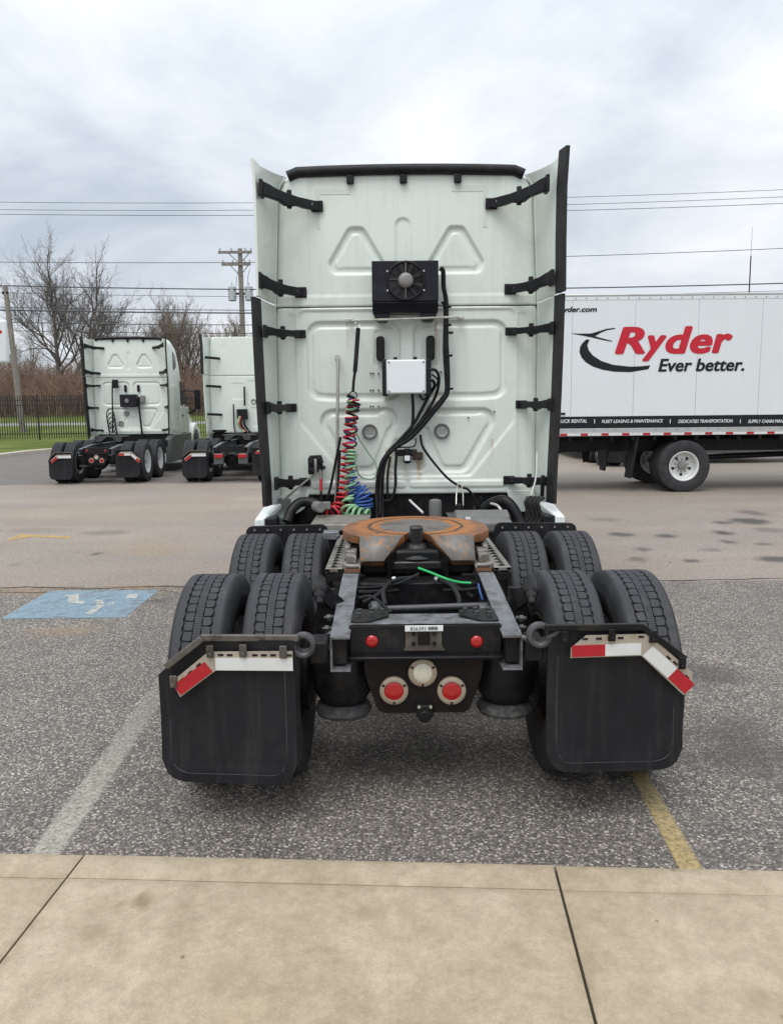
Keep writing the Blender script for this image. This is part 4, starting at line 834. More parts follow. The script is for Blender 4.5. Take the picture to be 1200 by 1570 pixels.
def chassis(root, fine, lamps='round'):
    for s in (-1, 1): rail(root, s, fine); airbag(root, s); mudflap(root, s, fine)
    for s in (-1, 1):
        for k, (y, xo) in enumerate(((-1.08, 1.075), (-1.08, 0.735), (0.24, 1.075), (0.24, 0.735))):
            wheel(root, s * xo, y, R_T, s if xo > 1 else -s, fine, spin=0.37 * k + (0.2 if s > 0 else 0), rust=(fine and xo < 1), hub=xo > 1)
    for y in (-1.08, 0.24):
        ax = MB(); ax.cyl((-0.98, y, R_T), (0.98, y, R_T), 0.068, n=16); ax.lathe((-0.05, y - 0.22, R_T), (-0.05, y + 0.30, R_T + .02), [(0, .05), (.08, .16), (.3, .205), (.6, .19), (.85, .11), (1, .08)], 20); ax.build('axle', 'black_metal', root)
        for s in (-1, 1):
            dm = MB(); dm.lathe((s * 0.56, y, R_T), (s * 0.80, y, R_T), [(0, .15), (.1, .2), (1, .205)], 28); dm.build('brake_drum', 'black_metal', root)
    cm = MB(); cm.bb(-0.352, 0.352, -1.56, -1.545, 0.752, 0.895); cm.add([(-0.345, -1.56, 0.897), (0.345, -1.56, 0.897), (0.345, -1.33, 0.882), (-0.345, -1.33, 0.882), (-0.345, -1.56, 0.885), (0.345, -1.56, 0.885), (0.345, -1.33, 0.870), (-0.345, -1.33, 0.870)], [(0, 1, 2, 3), (4, 7, 6, 5), (0, 4, 5, 1), (2, 6, 7, 3)])
    cm.bb(-0.352, 0.352, -1.60, -1.545, 0.742, 0.756); o = cm.build('crossmember', 'black_paint', root, 0.006)
    if fine:
        tp = MB(); tp.add([(-0.343, -1.562, 0.9005), (0.343, -1.562, 0.9005), (0.343, -1.33, 0.886), (-0.343, -1.33, 0.886)], [(0, 1, 2, 3)]); tp.build('top_flange', 'frame_grey', o)
    if lamps == 'round':
        lp = MB(); lp.xz(rpoly([(-0.285, 0.752), (0.27, 0.752), (0.27, 0.66), (0.205, 0.46), (-0.22, 0.46), (-0.285, 0.66)], .04), -1.53, -1.52); lp.build('lamp_panel', 'lamp_plate', root)
        for x, z, m in ((-0.147, 0.577, 'lens_red'), (0.122, 0.574, 'lens_red'), (-0.013, 0.663, 'lens_clear')): lamp(root, x, z, -1.545, m)
        for x, z in ((-0.246, 0.822), (0.236, 0.815)):
            r_ = MB(); r_.lathe((x, -1.558, z), (x, -1.578, z), [(0, .028), (.6, .028), (.9, .022), (1, .01)], 22); r_.build('reflector', 'lens_red', o)
    else:
        for s in (-1, 1):
            bx_ = MB(); bx_.bb(s * 0.42, s * 0.18, -1.66, -1.56, 0.45, 0.72); bx_.build('lamp_box', 'skirt_grey', root, 0.01)
            r_ = MB(); r_.xz(rpoly([(s * .40, .70), (s * .18, .70), (s * .18, .60), (s * .40, .60)], .045), -1.69, -1.65); r_.build('tail_lamp', 'lens_red', root, 0.01)
    for s in (-1, 1):
        fb = MB(); fb.xz(rpoly([(s * 0.64, 0.80), (s * 0.64, 1.01), (s * 1.27, 1.00), (s * 1.27, 0.86), (s * 1.27, 0.78)], [.004, .06, .06, .01, .004]), 0.84, 0.87); f = fb.build('quarter_fender', 'black_plastic', root, 0.008)
        if fine:
            for k in range(6):
                bt = MB(); bt.cyl((s * (0.70 + 0.10 * k), 0.845, 0.972), (s * (0.70 + 0.10 * k), 0.828, 0.972), 0.008, n=8); bt.build('bolt', 'fan_grey', f)
    # cab underside and deck
    ub = MB(); ub.bb(-1.0, 1.0, WY + 0.05, WY + 1.2, 0.55, 1.16); ub.build('engine_cover', 'black_metal', root, 0.02)
    tr = MB(); tr.bb(-0.34, 0.34, 0.3, WY + 0.4, 0.62, 0.80); tr.build('transmission', 'black_metal', root, 0.03)

def tractor_far(name, label, loc, rz, variant, s=1.0):
    root = thing(name, label, 'truck', loc, rz, None); root.scale = (s * (.95 if s < .965 else 1), s, s)
    wall_panel('back_panel', root, ZBOT, ZSEAM - 0.006, 0.02, variant, 'white_paint'); wall_panel('back_panel', root, ZSEAM + 0.006, ZTOP, 0.02, variant, 'white_paint')
    cab_shell(root); chassis(root, False, 'round' if variant == 'a' else 'oval'); fifth_wheel(root, False)
    if variant == 'a':
        for s_ in (-1, 1): extender(root, s_)
        brackets(root, False); roof_trim(root, False)
        for x in (-0.17, 0.22):
            v = MB(); v.xz(rpoly([(x - .035, 2.35), (x + .035, 2.35), (x + .035, 2.55), (x - .035, 2.55)], .03), WY - .02, WY + .05); v.build('vent', 'black_plastic', root)
        c = MB(); c.bb(-0.30, 0.20, WY - .22, WY + .02, 1.92, 2.28); cc = c.build('condenser', 'condenser_black', root, 0.02)
        h = MB(); h.cyl((-0.08, WY - .22, 2.1), (-0.08, WY - .25, 2.1), 0.06, n=16); h.build('fan_hub', 'fan_grey', cc)
        j = MB(); j.bb(0.28, 0.40, WY - .12, WY + .02, 2.05, 2.25); j.build('junction_box', 'fan_grey', root, 0.01)
        cb_ = MB(); cb_.tube([(0.25, WY - .1, 2.2), (0.24, WY - .1, 1.9), (0.27, WY - .12, 1.5), (0.29, WY - .1, 1.1)], 0.03, 8); cb_.build('cable', 'hose_black', root)
        p = MB(); p.tube([(-0.52, WY - .1, 2.62), (-0.55, WY - .1, 2.2), (-0.56, WY - .12, 1.7), (-0.6, WY - .1, 1.2)], 0.022, 8); p.box((-0.43, WY - .12, 2.58), (0.16, 0.1, 0.24)); p.build('hose_tender', 'black_metal', root)
        q = MB()
        for k in range(5): q.tube([(-0.62 + .12 * cos(a) + .02 * k, WY - .15 - .02 * k, 1.65 - .12 * k + .22 * sin(a)) for a in np.linspace(0, 2 * pi, 14)], 0.014, 6, 2)
        q.build('air_hose', 'hose_black', root)
        for x, z in ((-0.18, 1.72), (-0.36, 1.45)):
            r_ = MB(); r_.lathe((x, WY + .03, z), (x, WY - .02, z), [(0, .07), (1, .07), (1, .045)], 18, False); r_.build('vent_ring', 'fan_grey', root)
    else:
        up, lo = extender(root, -1, True, False); extender(root, 1, True, False)
        for s_ in (-1, 1):
            for z in (3.25, 2.45, 1.65):
                b = MB(); b.beam((s_ * 1.15, EY + .1, z + .02), (s_ * 0.80, WY - .03, z), 0.04, 0.07); b.build('bracket', 'black_plastic', root, 0.008)
        for x in (0.12, 0.44):
            r_ = MB(); r_.lathe((x, WY + .03, 2.02), (x, WY - .02, 2.02), [(0, .075), (1, .075), (1, .05)], 18, False); r_.build('vent_ring', 'fan_grey', root)
        p = MB(); p.tube([(-0.12, WY - .1, 2.45), (-0.13, WY - .1, 1.9)], 0.025, 8, 3); p.build('hose_tender', 'black_metal', root)
        g = MB(); g.box((-0.2, WY - .12, 1.66), (0.3, 0.2, 0.3)); g.build('coupling_rack', 'black_metal', root, 0.03)
        for (x, m_) in ((-0.27, 'hose_green'), (-0.2, 'hose_black'), (-0.1, 'hose_black'), (-0.22, 'hose_red')):
            q = MB(); q.tube([(x, WY - .2, 1.6), (x - .04, WY - .25, 1.4), (x + .05, WY - .2, 1.22), (x + .12, WY - .25, 1.15)], 0.03, 8); q.build('air_hose', m_, root)
        gb = MB(); gb.tube([(-0.45, WY - .1, 1.95), (-0.45, WY - .12, 1.3), (-0.4, WY - .2, 1.15)], 0.02, 8); gb.build('grab_bar', 'black_metal', root)
        ex = MB(); ex.lathe((-0.85, WY - .25, 1.0), (-0.85, WY - .25, 1.22), [(0, .12), (.7, .14), (.75, .2), (1, .2)], 20); ex.build('air_filter', 'black_metal', root)
    return root

# ------------------------------------------------------------------ the near truck
MAIN = thing('tractor_truck', 'white sleeper tractor truck with orange rusted fifth wheel and coiled hoses, backed up to sidewalk', 'truck', tuple(ORG))
def main_truck():
    root = MAIN; YW = WY + 5
    wall_panel('back_panel', root, ZBOT, ZSEAM - 0.004, 0.0095, 'a', 'white_paint_streaked'); wall_panel('back_panel', root, ZSEAM + 0.004, ZTOP, 0.0095, 'a', 'white_paint')
    sg = MB(); sg.bb(-1.13, 1.13, WY + 0.03, WY + 0.05, ZSEAM - 0.03, ZSEAM + 0.03); sg.build('panel_seam', 'black_plastic', root)
    cab_shell(root); chassis(root, True); fifth_wheel(root, True); brackets(root); roof_trim(root)
    extender(root, -1, rub_up=False); extender(root, 1)
    for s in (-1, 1):
        # bright bead where the extender meets the cab corner
        mb = MB(); mb.tube([(s * (float(halfw(np.array(z))) + 0.004), WY + 0.02 - 0.02 * (z > 3.7), z) for z in (3.84, 3.80, 3.74, 3.66, 3.5, 3.2, 2.9, 2.5, 2.0, 1.5, 1.2)], 0.006, 6, 4); mb.build('corner_bead', 'white_plain', root)
        # lower corner tab of the cab skin
        tb = MB(); tb.xz(rpoly([(s * 0.88, 1.15), (s * 1.13, 1.15), (s * 1.13, 0.98), (s * 1.02, 0.95), (s * 0.93, 1.0)], .03), WY - .005, WY + .02); tb.build('corner_tab', 'white_paint', root, 0.004)
        fe = MB(); fe.add([(s * 1.10, 1.62, 1.085), (s * 1.255, 1.62, 1.06), (s * 1.275, 1.26, 0.995), (s * 1.20, 1.26, 1.0), (s * 1.10, 1.62, 0.7), (s * 1.255, 1.62, 0.7), (s * 1.275, 1.26, 0.7), (s * 1.20, 1.26, 0.7)], [(0, 1, 2, 3), (7, 6, 5, 4), (0, 4, 5, 1), (1, 5, 6, 2), (2, 6, 7, 3), (3, 7, 4, 0)]); fe.build('fairing_end', 'white_plain', root, 0.012)
        fi = MB(); fi.bb(s * 1.10, s * 1.195, 1.27, 1.60, 0.72, 1.0); fi.build('fairing_liner', 'black_plastic', root, 0.01)
    # old sticker outlines on the upper panel
    for (x0, x1, z0, z1) in ((-0.77, -0.47, 3.70, 3.745), (-0.765, -0.735, 3.42, 3.70), (0.39, 0.70, 3.715, 3.765), (0.655, 0.695, 3.42, 3.715)):
        q = MB(); q.bb(x0, x1, WY + 0.0025, WY + 0.006, z0, z1); q.build('tape_ghost', 'ghost', root)
    # condenser
    yb = WY - 0.24; cl_, cr2 = L(570, 435, YW - .24).x, L(672, 435, YW - .24).x; ctop, cmid, cbot = L(621, 399, YW - .24).z, L(621, 462, YW - .24).z, L(621, 479, YW - .2).z; c = MB()
    c.bb(cl_, cr2, yb, WY - 0.02, cmid, ctop); cond = c.build('condenser', 'condenser_black', root, 0.008)
    sl = MB(); sl.add([(cl_, yb, cmid - .003), (cr2, yb, cmid - .003), (cr2, yb + 0.06, cbot), (cl_, yb + 0.06, cbot), (cl_, WY - 0.02, cmid - .003), (cr2, WY - 0.02, cmid - .003), (cr2, WY - 0.02, cbot), (cl_, WY - 0.02, cbot)], [(0, 1, 2, 3), (4, 7, 6, 5), (0, 3, 7, 4), (1, 5, 6, 2), (3, 2, 6, 7), (0, 4, 5, 1)]); sl.build('lower_shroud', 'condenser_black', cond, 0.01)
    for s in (-1, 1):
        ft = MB(); xm = (cl_ + cr2) / 2; ft.xz(rpoly([(xm + s * 0.13, cbot + .005), (xm + s * 0.275, cbot + .005), (xm + s * 0.24, cbot - .065), (xm + s * 0.15, cbot - .065)], .02), yb + .07, WY + 0.01); ft.build('foot', 'condenser_black', cond, 0.006)
    fc = L(621.7, 430, YW - .246); fr = 0.152
    dk = MB(); dk.cyl(fc + Vector((0, 0.02, 0)), fc + Vector((0, 0.001, 0)), fr, n=40); dk.build('fan_well', 'grease_black', cond)
    rg = MB(); rg.tube([fc + Vector((fr * cos(a), -0.012, fr * sin(a))) for a in np.linspace(0, 2 * pi, 49)], 0.009, 8, 1, False); rg.build('fan_ring', 'black_plastic', cond)
    for k in range(9):
        a = 2 * pi * k / 9; b = MB(); p0, p1, p2, p3 = [fc + Vector((r * cos(a + o), y, r * sin(a + o))) for r, o, y in ((.055, -.2, 0), (.055, .25, -.012), (.15, .30, -.012), (.15, -.12, 0))]; b.add([p0, p1, p2, p3, p0 + Vector((0, .004, 0)), p1 + Vector((0, .004, 0)), p2 + Vector((0, .004, 0)), p3 + Vector((0, .004, 0))], [(0, 1, 2, 3), (7, 6, 5, 4), (0, 4, 5, 1), (1, 5, 6, 2), (2, 6, 7, 3), (3, 7, 4, 0)]); b.build('fan_blade', 'black_plastic', cond)
    for k in range(12):
        a = 2 * pi * k / 12 + pi / 2; g = MB(); g.tube([fc + Vector((.05 * cos(a), -0.022, .05 * sin(a))), fc + Vector((fr * cos(a), -0.014, fr * sin(a)))], 0.0028 if k % 6 else 0.004, 5, 1); g.build('guard_spoke', 'black_plastic' if k % 6 else 'fan_grey', cond)
    hb = MB(); hb.lathe(fc + Vector((0, 0.0, 0)), fc + Vector((0, -0.045, 0)), [(0, .062), (.6, .062), (.85, .052), (1, .03)], 20); hb.build('fan_hub', 'fan_grey', cond)
    for sx in (-1, 1):
        for sz in (-1, 1):
            b = MB(); p = fc + Vector((sx * .152, 0.008, sz * .078)); b.cyl(p, p - Vector((0, .012, 0)), 0.008, n=8); b.build('bolt', 'bright_steel', cond)
    # hose tender bar
    b = MB(); y = WY - 0.09; A, B = L(548, 491, YW - 0.20), L(696, 486, YW - 0.20)
    b.tube([L(536, 490.5, YW - 0.01), L(541, 491, YW - 0.12), A, A.lerp(B, .5), B, L(702, 487, YW - .12), L(707, 488, YW - .01)], 0.0105, 8, 3); bar = b.build('tender_bar', 'bright_steel', root)
    for p in (L(537, 491, YW), L(706, 488, YW)):
        k = MB(); k.box(p - Vector((0, .012, 0)), (0.055, 0.02, 0.03)); k.build('bar_foot', 'bright_steel', bar, 0.004)
    # spring and hook holding the coiled lines
    h = MB(); h.tube([L(546, 489, YW - .1), L(545, 496, YW - .12), L(549, 503, YW - .12), L(552, 496, YW - .1), L(551, 489, YW - .1)], 0.004, 6); h.build('hook', 'bright_steel', root)
    t = MB(); t.tube([L(549, 503, YW - .12), L(546, 545, YW - .14), L(544, 570, YW - .15)], 0.019, 10, 4); t.tube([L(544, 570, YW - .15), L(542, 585, YW - .155), L(541, 600, YW - .16)], 0.0125, 8, 4); t.build('tender_spring', 'hose_black', root)
    cl = MB(); cl.tube([L(541 + 6 * cos(a), 607 + 7 * sin(a), YW - .17) for a in np.linspace(0, 2 * pi, 15)], 0.005, 6, 2); cl.beam(L(532, 606, YW - .18), L(544, 611, YW - .18), 0.03, 0.03); cl.build('hose_clamp', 'black_metal', root)
    # coiled air lines
    def coil(path, r, turns, wire, m, ph=0.0, lead=None, tail=None, sq=0.8):
        P = smooth(path, 20); n = turns * 14; pts = list(lead or [])
        for k in range(n + 1):
            t_ = k / n * (len(P) - 1); i = min(int(t_), len(P) - 2); p = P[i].lerp(P[i + 1], t_ - i); d = (P[i + 1] - P[i]).normalized()
            e1 = d.cross(Vector((0, 1, 0))).normalized(); e2 = d.cross(e1); a = ph + 2 * pi * k / 14; rr = r if not callable(r) else r(k / n)
            pts.append(p + e1 * rr * cos(a) + e2 * rr * sq * sin(a))
        pts += list(tail or []); mb = MB(); mb.tube(pts, wire, 7, 1); return mb.build('coiled_air_line', m, root)
    Yh = YW - .20
    coil([L(542, 612, Yh), L(536, 660, Yh), L(531, 715, Yh), L(526, 762, Yh)], 0.050, 16, 0.0088, 'hose_red', 0.4)
    coil([L(526, 762, Yh), L(521, 776, Yh - .03), L(516, 786, Yh - .08), L(506, 791, Yh - .14)], lambda t: 0.055 + .022 * t, 4, 0.0098, 'hose_red', 0.4)
    coil([L(543, 612, Yh + .03), L(537, 660, Yh + .02), L(535, 715, Yh + .02), L(543, 745, Yh), L(550, 757, Yh)], 0.050, 12, 0.0085, 'hose_blue', 2.0)
    coil([L(546, 750, Yh - .02), L(555, 764, Yh - .03), L(556, 778, Yh - .03)], 0.085, 6, 0.0092, 'hose_blue', 2.0)
    coil([L(540, 690, Yh - .02), L(537, 715, Yh - .03), L(537, 775, Yh - .06)], 0.046, 8, 0.0095, 'hose_green', 1.0)
    coil([L(536, 768, Yh - .06), L(536, 784, Yh - .12), L(548, 791, Yh - .18), L(564, 795, Yh - .24)], lambda t: 0.062 + .014 * t, 5, 0.0125, 'hose_green', 1.0)
    coil([L(544, 614, Yh - .02), L(540, 640, Yh - .02), L(537, 690, Yh)], 0.050, 5, 0.008, 'hose_black', 3.0)
    coil([L(540, 614, Yh - .01), L(537, 640, Yh)], 0.044, 2, 0.0085, 'hose_green', 1.5)
    gl = MB(); gl.tube([L(541, 652, Yh), L(549, 670, Yh + .06), L(565, 695, YW - .06), L(576, 712, YW - .05), L(577, 728, YW - .05), L(568, 735, YW - .05), L(552, 730, YW - .08), L(545, 715, Yh)], 0.006, 6); gl.build('green_line', 'hose_green', root)
    # grab pole with dark hoses
    g = MB(); g.tube([L(517, 548, YW), L(517, 551, YW - .07), L(518, 556, YW - .09), L(517.5, 620, YW - .09), L(517, 690, YW - .09), L(516, 745, YW - .10), L(514, 775, YW - .12)], 0.014, 10); g.box(L(517, 549, YW - .03), (0.04, 0.05, 0.05)); g.build('grab_pole', 'bright_steel', root)
    for pts in ([(522, 670), (514, 710), (507, 745), (500, 770), (494, 782)], [(521, 690), (518, 740), (515, 775), (512, 790)]):
        q = MB(); q.tube([L(u, v, YW - .14) for u, v in pts], 0.012, 8); q.build('air_hose', 'hose_black', root)
    # gladhand rack
    q = MB(); q.beam(L(474, 701, YW - .08), L(493, 700, YW - .08), .03, .03); q.box(L(477, 714, YW - .08), (.05, .07, .15)); q.box(L(490, 712, YW - .09), (.05, .07, .13)); rk = q.build('coupling_rack', 'black_metal', root, 0.01)
    for (u, v) in ((477, 708), (477, 720), (491, 708), (494, 717)):
        k = MB(); k.cyl(L(u, v, YW - .1), L(u + 2, v, YW - .16), .022, .018, 10); k.build('coupling', 'black_plastic', rk)
    k = MB(); k.cyl(L(491, 720, YW - .12), L(492, 733, YW - .13), .016, n=10); k.build('coupling_neck', 'fan_grey', root)
    k = MB(); k.cyl(L(492, 734, YW - .13), L(492, 752, YW - .14), .0135, n=10); k.build('red_sleeve', 'hose_red', root)
    k = MB(); k.tube([L(492, 752, YW - .14), L(493, 775, YW - .16), L(495, 795, YW - .2)], .010, 8); k.build('air_hose', 'hose_black', root)
    k = MB(); k.tube([L(486, 724, YW - .1), L(466, 740, YW - .14), L(445, 758, YW - .18), L(434, 768, YW - .2)], .009, 8); k.build('brace_rod', 'fan_grey', root)
    # junction box
    q = MB(); q.bb(*sorted((L(592, 577, YW - .2).x, L(653, 577, YW - .2).x)), WY - .20, WY - .07, L(620, 604, YW - .2).z, L(620, 551, YW - .2).z); jb = q.build('junction_box', 'white_box_plastic', root, 0.012, 3)
    x0, x1 = L(592, 577, YW - .2).x, L(653, 577, YW - .2).x; z0, z1 = L(620, 604, YW - .2).z, L(620, 551, YW - .2).z
    ld = MB(); ld.bb(x0 + .004, x1 - .004, WY - .225, WY - .199, z0 + .004, z1 - .004); ld.build('lid', 'white_box_plastic', jb, 0.012, 3)
    for sx in (x0 + .022, x1 - .022):
        for sz in (z0 + .022, z1 - .022):
            b = MB(); b.cyl((sx, WY - .22, sz), (sx, WY - .229, sz), .009, n=10); b.build('screw', 'fan_grey', jb)
    for (xa, xb) in ((x0 - .035, x0 + .01), (x1 - .01, x1 + .045)):
        b = MB(); b.bb(xa, xb, WY - .19, WY + .01, z0 - .015, z1 + .005); b.build('side_mount', 'black_plastic', jb, 0.01)
    for xx in (x0 + .08, x1 - .09):
        b = MB(); b.box((xx, WY - .1, z1 + .012), (.035, .05, .03)); b.build('lug', 'black_plastic', jb, 0.004)
    # oval cab vents, ring vents
    for (u, v) in ((583, 534), (660, 533)):
        p = L(u, v, YW - .04); hw, hh = .037, .105
        q = MB(); q.xz(rpoly([(p.x - hw, p.z - hh), (p.x + hw, p.z - hh), (p.x + hw, p.z + hh), (p.x - hw, p.z + hh)], .034, 6), WY - .045, WY + .03); vt = q.build('vent', 'black_plastic', root, 0.008)
        for k in range(9):
            f_ = MB(); f_.box((p.x, WY - .046, p.z - .075 + k * .0185), (.05, .008, .008)); f_.build('louvre', 'rubber_edge', vt)
    for (u, v) in ((566.7, 662), (677.5, 661)):
        p = L(u, v, YW); q = MB(); q.lathe((p.x, WY + .05, p.z), (p.x, WY - .008, p.z), [(0, .068), (.9, .068), (1, .064), (1, .052), (.85, .05)], 32, False); r_ = q.build('vent_ring', 'ring_grey', root)
        q = MB(); q.cyl((p.x, WY + .035, p.z), (p.x, WY + .012, p.z), .052, n=28); q.build('ring_cover', 'cover_grey', r_)
        for k in (-1, 0, 1): q = MB(); q.box((p.x, WY + .010, p.z + .016 * k), (.07, .004, .004)); q.build('ring_rib', 'ring_grey', r_)
    # rivet groups
    for (u, v) in ((568, 572), (572, 572), (580, 572), (568, 598), (572, 598), (580, 598), (568, 623), (572, 623), (580, 623), (672, 570), (676, 570), (718, 640), (758, 631)):
        p = L(u, v, YW); q = MB(); q.cyl((p.x, WY + .02, p.z), (p.x, WY - .004, p.z), .008, .006, 8); q.build('rivet', 'black_metal', root)
    # cables
    def cable(pts, r, m='hose_black', Y0=YW - .1, name='cable'):
        q = MB(); q.tube([L(u, v, Y0 + (dv[0] if dv else 0)) for u, v, *dv in pts], r, 8); return q.build(name, m, root)
    cable([(674, 411), (679, 415), (680, 440), (684, 465), (684, 520), (686, 560), (686, 598), (680, 612), (664, 632), (645, 655), (628, 672), (606, 686), (589, 703), (581, 725), (578, 755), (578, 795, -.1)], .020)
    cable([(678, 462), (682, 475), (681, 540), (684, 595), (676, 612), (655, 636), (632, 662), (600, 690), (588, 720), (586, 760), (586, 795, -.1)], .014)
    cable([(656, 566, -.08), (668, 568, -.08), (673, 582, -.06), (668, 606), (655, 630), (637, 655), (612, 678), (592, 700), (584, 730), (582, 790, -.1)], .013)
    cable([(656, 582, -.08), (664, 584, -.08), (666, 592, -.06), (660, 602), (645, 630), (634, 650), (615, 672), (594, 694), (584, 716)], .014)
    cable([(632, 604, -.08), (633, 625, -.04), (632, 650), (622, 670), (606, 684)], .013)
    cable([(608, 692), (606, 720), (606, 745), (600, 765), (588, 768)], .013); cable([(598, 700), (594, 730), (594, 770)], .011)
    cable([(644, 666), (648, 685), (664, 708), (686, 733), (706, 746), (718, 751), (726, 764), (727, 778), (724, 792, -.08)], .011)
    cable([(736, 762), (740, 772), (735, 785), (730, 795, -.08)], .012)
    cable([(662, 574, -.08), (671, 583, -.05), (664, 598, -.05), (650, 612), (644, 607), (642, 603)], .008)
    for (u, v) in ((684, 470), (684, 498), (687, 510), (687, 596), (686, 545)):
        q = MB(); p = L(u, v, YW - .1); q.box(p + Vector((.012, 0, 0)), (.06, .05, .018)); q.build('cable_clip', 'black_metal', root, .004)
    for v in (575, 585, 598): pass
    # fuel filter on its bracket
    q = MB(); q.box(L(622, 694, YW - .03), (.20, .03, .06)); q.box(L(640, 699, YW - .03), (.09, .03, .07)); fb = q.build('filter_bracket', 'rust_dark', root, .01)
    q = MB(); p = L(624, 700, YW - .09); q.lathe(p + Vector((0, 0, .07)), p + Vector((0, 0, -.06)), [(0, .025), (.1, .04), (.4, .04), (.45, .034), (.9, .034), (1, .02)], 20); q.build('filter_bowl', 'black_metal', fb)
    q = MB(); q.bb(p.x - .024, p.x + .024, p.y - .042, p.y - .03, p.z - .035, p.z + .01); q.build('filter_label', 'label_white', fb, .003)
    cable([(600, 690, .04), (612, 686, .04), (632, 685, .04), (637, 680, .04), (637, 672, .04)], .006)
    # things under the cab edge
    def item(name, m, f, b=.006):
        q = MB(); f(q); return q.build(name, m, root, b)
    p = L(667, 776, 6.55); item('coolant_canister', 'grey_tank', lambda q: q.lathe(p + Vector((0, 0, .06)), p - Vector((0, 0, .12)), [(0, .025), (.05, .05), (.2, .055), (1, .055)], 20), 0)
    p2 = L(704, 782, 6.5); item('line_support', 'black_plastic', lambda q: q.lathe(p2 + Vector((0, 0, .05)), p2 - Vector((0, 0, .2)), [(0, .03), (.2, .032), (1, .03)], 16), 0)
    item('wire_loop', 'bright_steel', lambda q: q.tube([L(699, 776, 6.5), L(700, 752, 6.6), L(704, 738, 6.7), L(709, 752, 6.6), L(710, 776, 6.5)], .005, 6), 0)
    item('cream_pipe', 'tape_white', lambda q: q.tube([L(628, 767, 6.6), L(633, 772, 6.5), L(648, 786, 6.3)], .010, 8), 0)
    item('exhaust_elbow', 'black_paint', lambda q: q.tube([L(440, 800, 6.35), L(447, 782, 6.4), L(462, 770, 6.45), L(482, 772, 6.45), L(494, 785, 6.4)], .042, 14), 0)
    item('air_valve', 'grey_tank', lambda q: (q.cyl(L(484, 776, 6.3), L(492, 778, 6.22), .045, n=14), q.box(L(500, 775, 6.3), (.07, .06, .06))), .006)
    item('exhaust_elbow', 'black_paint', lambda q: q.tube([L(742, 780, 6.5), L(757, 770, 6.45), L(775, 768, 6.4), L(790, 785, 6.35), L(800, 810, 6.3)], .045, 14), 0)
    item('chrome_clamp', 'bright_steel', lambda q: q.tube([L(752, 772, 6.38), L(762, 775, 6.33), L(768, 782, 6.3)], .012, 8), 0)
    dk = item('deck_plate', 'deck_plate', lambda q: q.bb(L(478, 798, 6.0).x, L(566, 798, 6.0).x, 0.86, 1.42, .955, 1.005), .006)
    rnd = random.Random(3)
    tr = MB()
    for i in range(18):
        for j in range(16):
            x = L(480, 798, 6.0).x + .025 * i; yv = .88 + .034 * j
            if x > L(562, 798, 6.0).x: continue
            tr.box((x, yv, 1.005), (.022, .006, .004), Matrix.Rotation(RAD(45 if (i + j) % 2 else -45), 3, 'Z'))
    tr.build('tread_pattern', 'deck_plate', dk, kind='stuff')
    item('tank_top', 'grey_tank', lambda q: q.lathe((0.36, 1.30, .89), (0.82, 1.30, .89), [(0, .13), (.04, .16), (.96, .16), (1, .13)], 24), 0)
    item('tank_top', 'grey_tank', lambda q: q.bb(.42, .80, .95, 1.3, .90, 1.01), .03)
    item('cream_tag', 'tape_white', lambda q: q.box(L(717, 796, 5.95), (.04, .03, .03)), .004)
    # folded rubber gap fillers at the right corner
    for k in range(4):
        x = 0.97 + .03 * k; f_ = MB(); f_.tube([(x + .05, 1.40 - .02 * k, 1.14), (x + .0, 1.36 - .02 * k, 1.11), (x + .01, 1.36 - .02 * k, 1.05), (x + .03, 1.36 - .02 * k, .98), (x, 1.37 - .02 * k, .93)], .016, 8); f_.build('rubber_fold', 'rubber_edge', root)
    item('strut', 'black_metal', lambda q: q.beam((1.12, 1.45, 1.14), (1.12, 1.42, 1.32), .03, .03), .005)
    item('support_wire', 'white_plain', lambda q: q.tube([(1.09, 1.55, 1.5), (1.08, 1.52, 1.3), (1.03, 1.48, 1.13)], .007, 6), 0)
    # frame end details
    gus = [('gusset_plate', s) for s in (-1, 1)]
    for _, s in gus:
        q = MB(); q.xy(rpoly([(s * .345, -1.53), (s * .26, -1.53), (s * .17, -1.42), (s * .17, -1.34), (s * .345, -1.30)], .02), .888, .908); gp = q.build('gusset_plate', 'black_metal', root, .004)
        for (x, y) in ((.31, -1.45), (.31, -1.38), (.25, -1.44), (.25, -1.37), (.20, -1.38)):
            b = MB(); b.cyl((s * x, y, .905), (s * x, y, .926), .013, n=6); b.cyl((s * x, y, .904), (s * x, y, .91), .018, n=10); b.build('bolt', 'bolt_dark', gp)
        # shock / levelling hardware outside the rail
        q = MB(); a = L(492 if s < 0 else 811, 908, 3.72); q.lathe(a + Vector((s * .02, .10, .05)), a + Vector((s * -.0, -.08, -.04)), [(0, .024), (.1, .036), (.6, .038), (.65, .028), (.8, .027), (.82, .018), (1, .016)], 18); q.beam(a + Vector((-s * .08, .1, -.10)), a + Vector((s * .0, .02, .0)), .03, .08); q.build('shock_absorber', 'black_metal', root, .006)
        q = MB(); q.xz([(s * .435, .99), (s * .50, .98), (s * .56, .80), (s * .53, .62), (s * .435, .62)], -1.22, -1.19); q.build('shock_bracket', 'black_metal', root, .006)
        for (u, v) in (((497, 947), (494, 964), (499, 972)) if s < 0 else ((806, 948), (806, 962))):
            a = L(u, v, 3.5); q = MB(); q.cyl(a, Vector((s * .425, a.y, a.z + .004)), .008, n=8); q.cyl(a + Vector((-s * .03, 0, 0)), a + Vector((-s * .012, 0, 0)), .017, n=6); q.build('bolt', 'bolt_dark', root)
        q = MB(); q.bb(s * .36, s * .43, -1.62, -1.56, .73, .86); q.build('end_bracket', 'black_metal', root, .006)
        q = MB(); q.bb(s * .44, s * .52, -1.70, -1.56, .76, .86); q.build('hanger_mount', 'black_metal', root, .01)
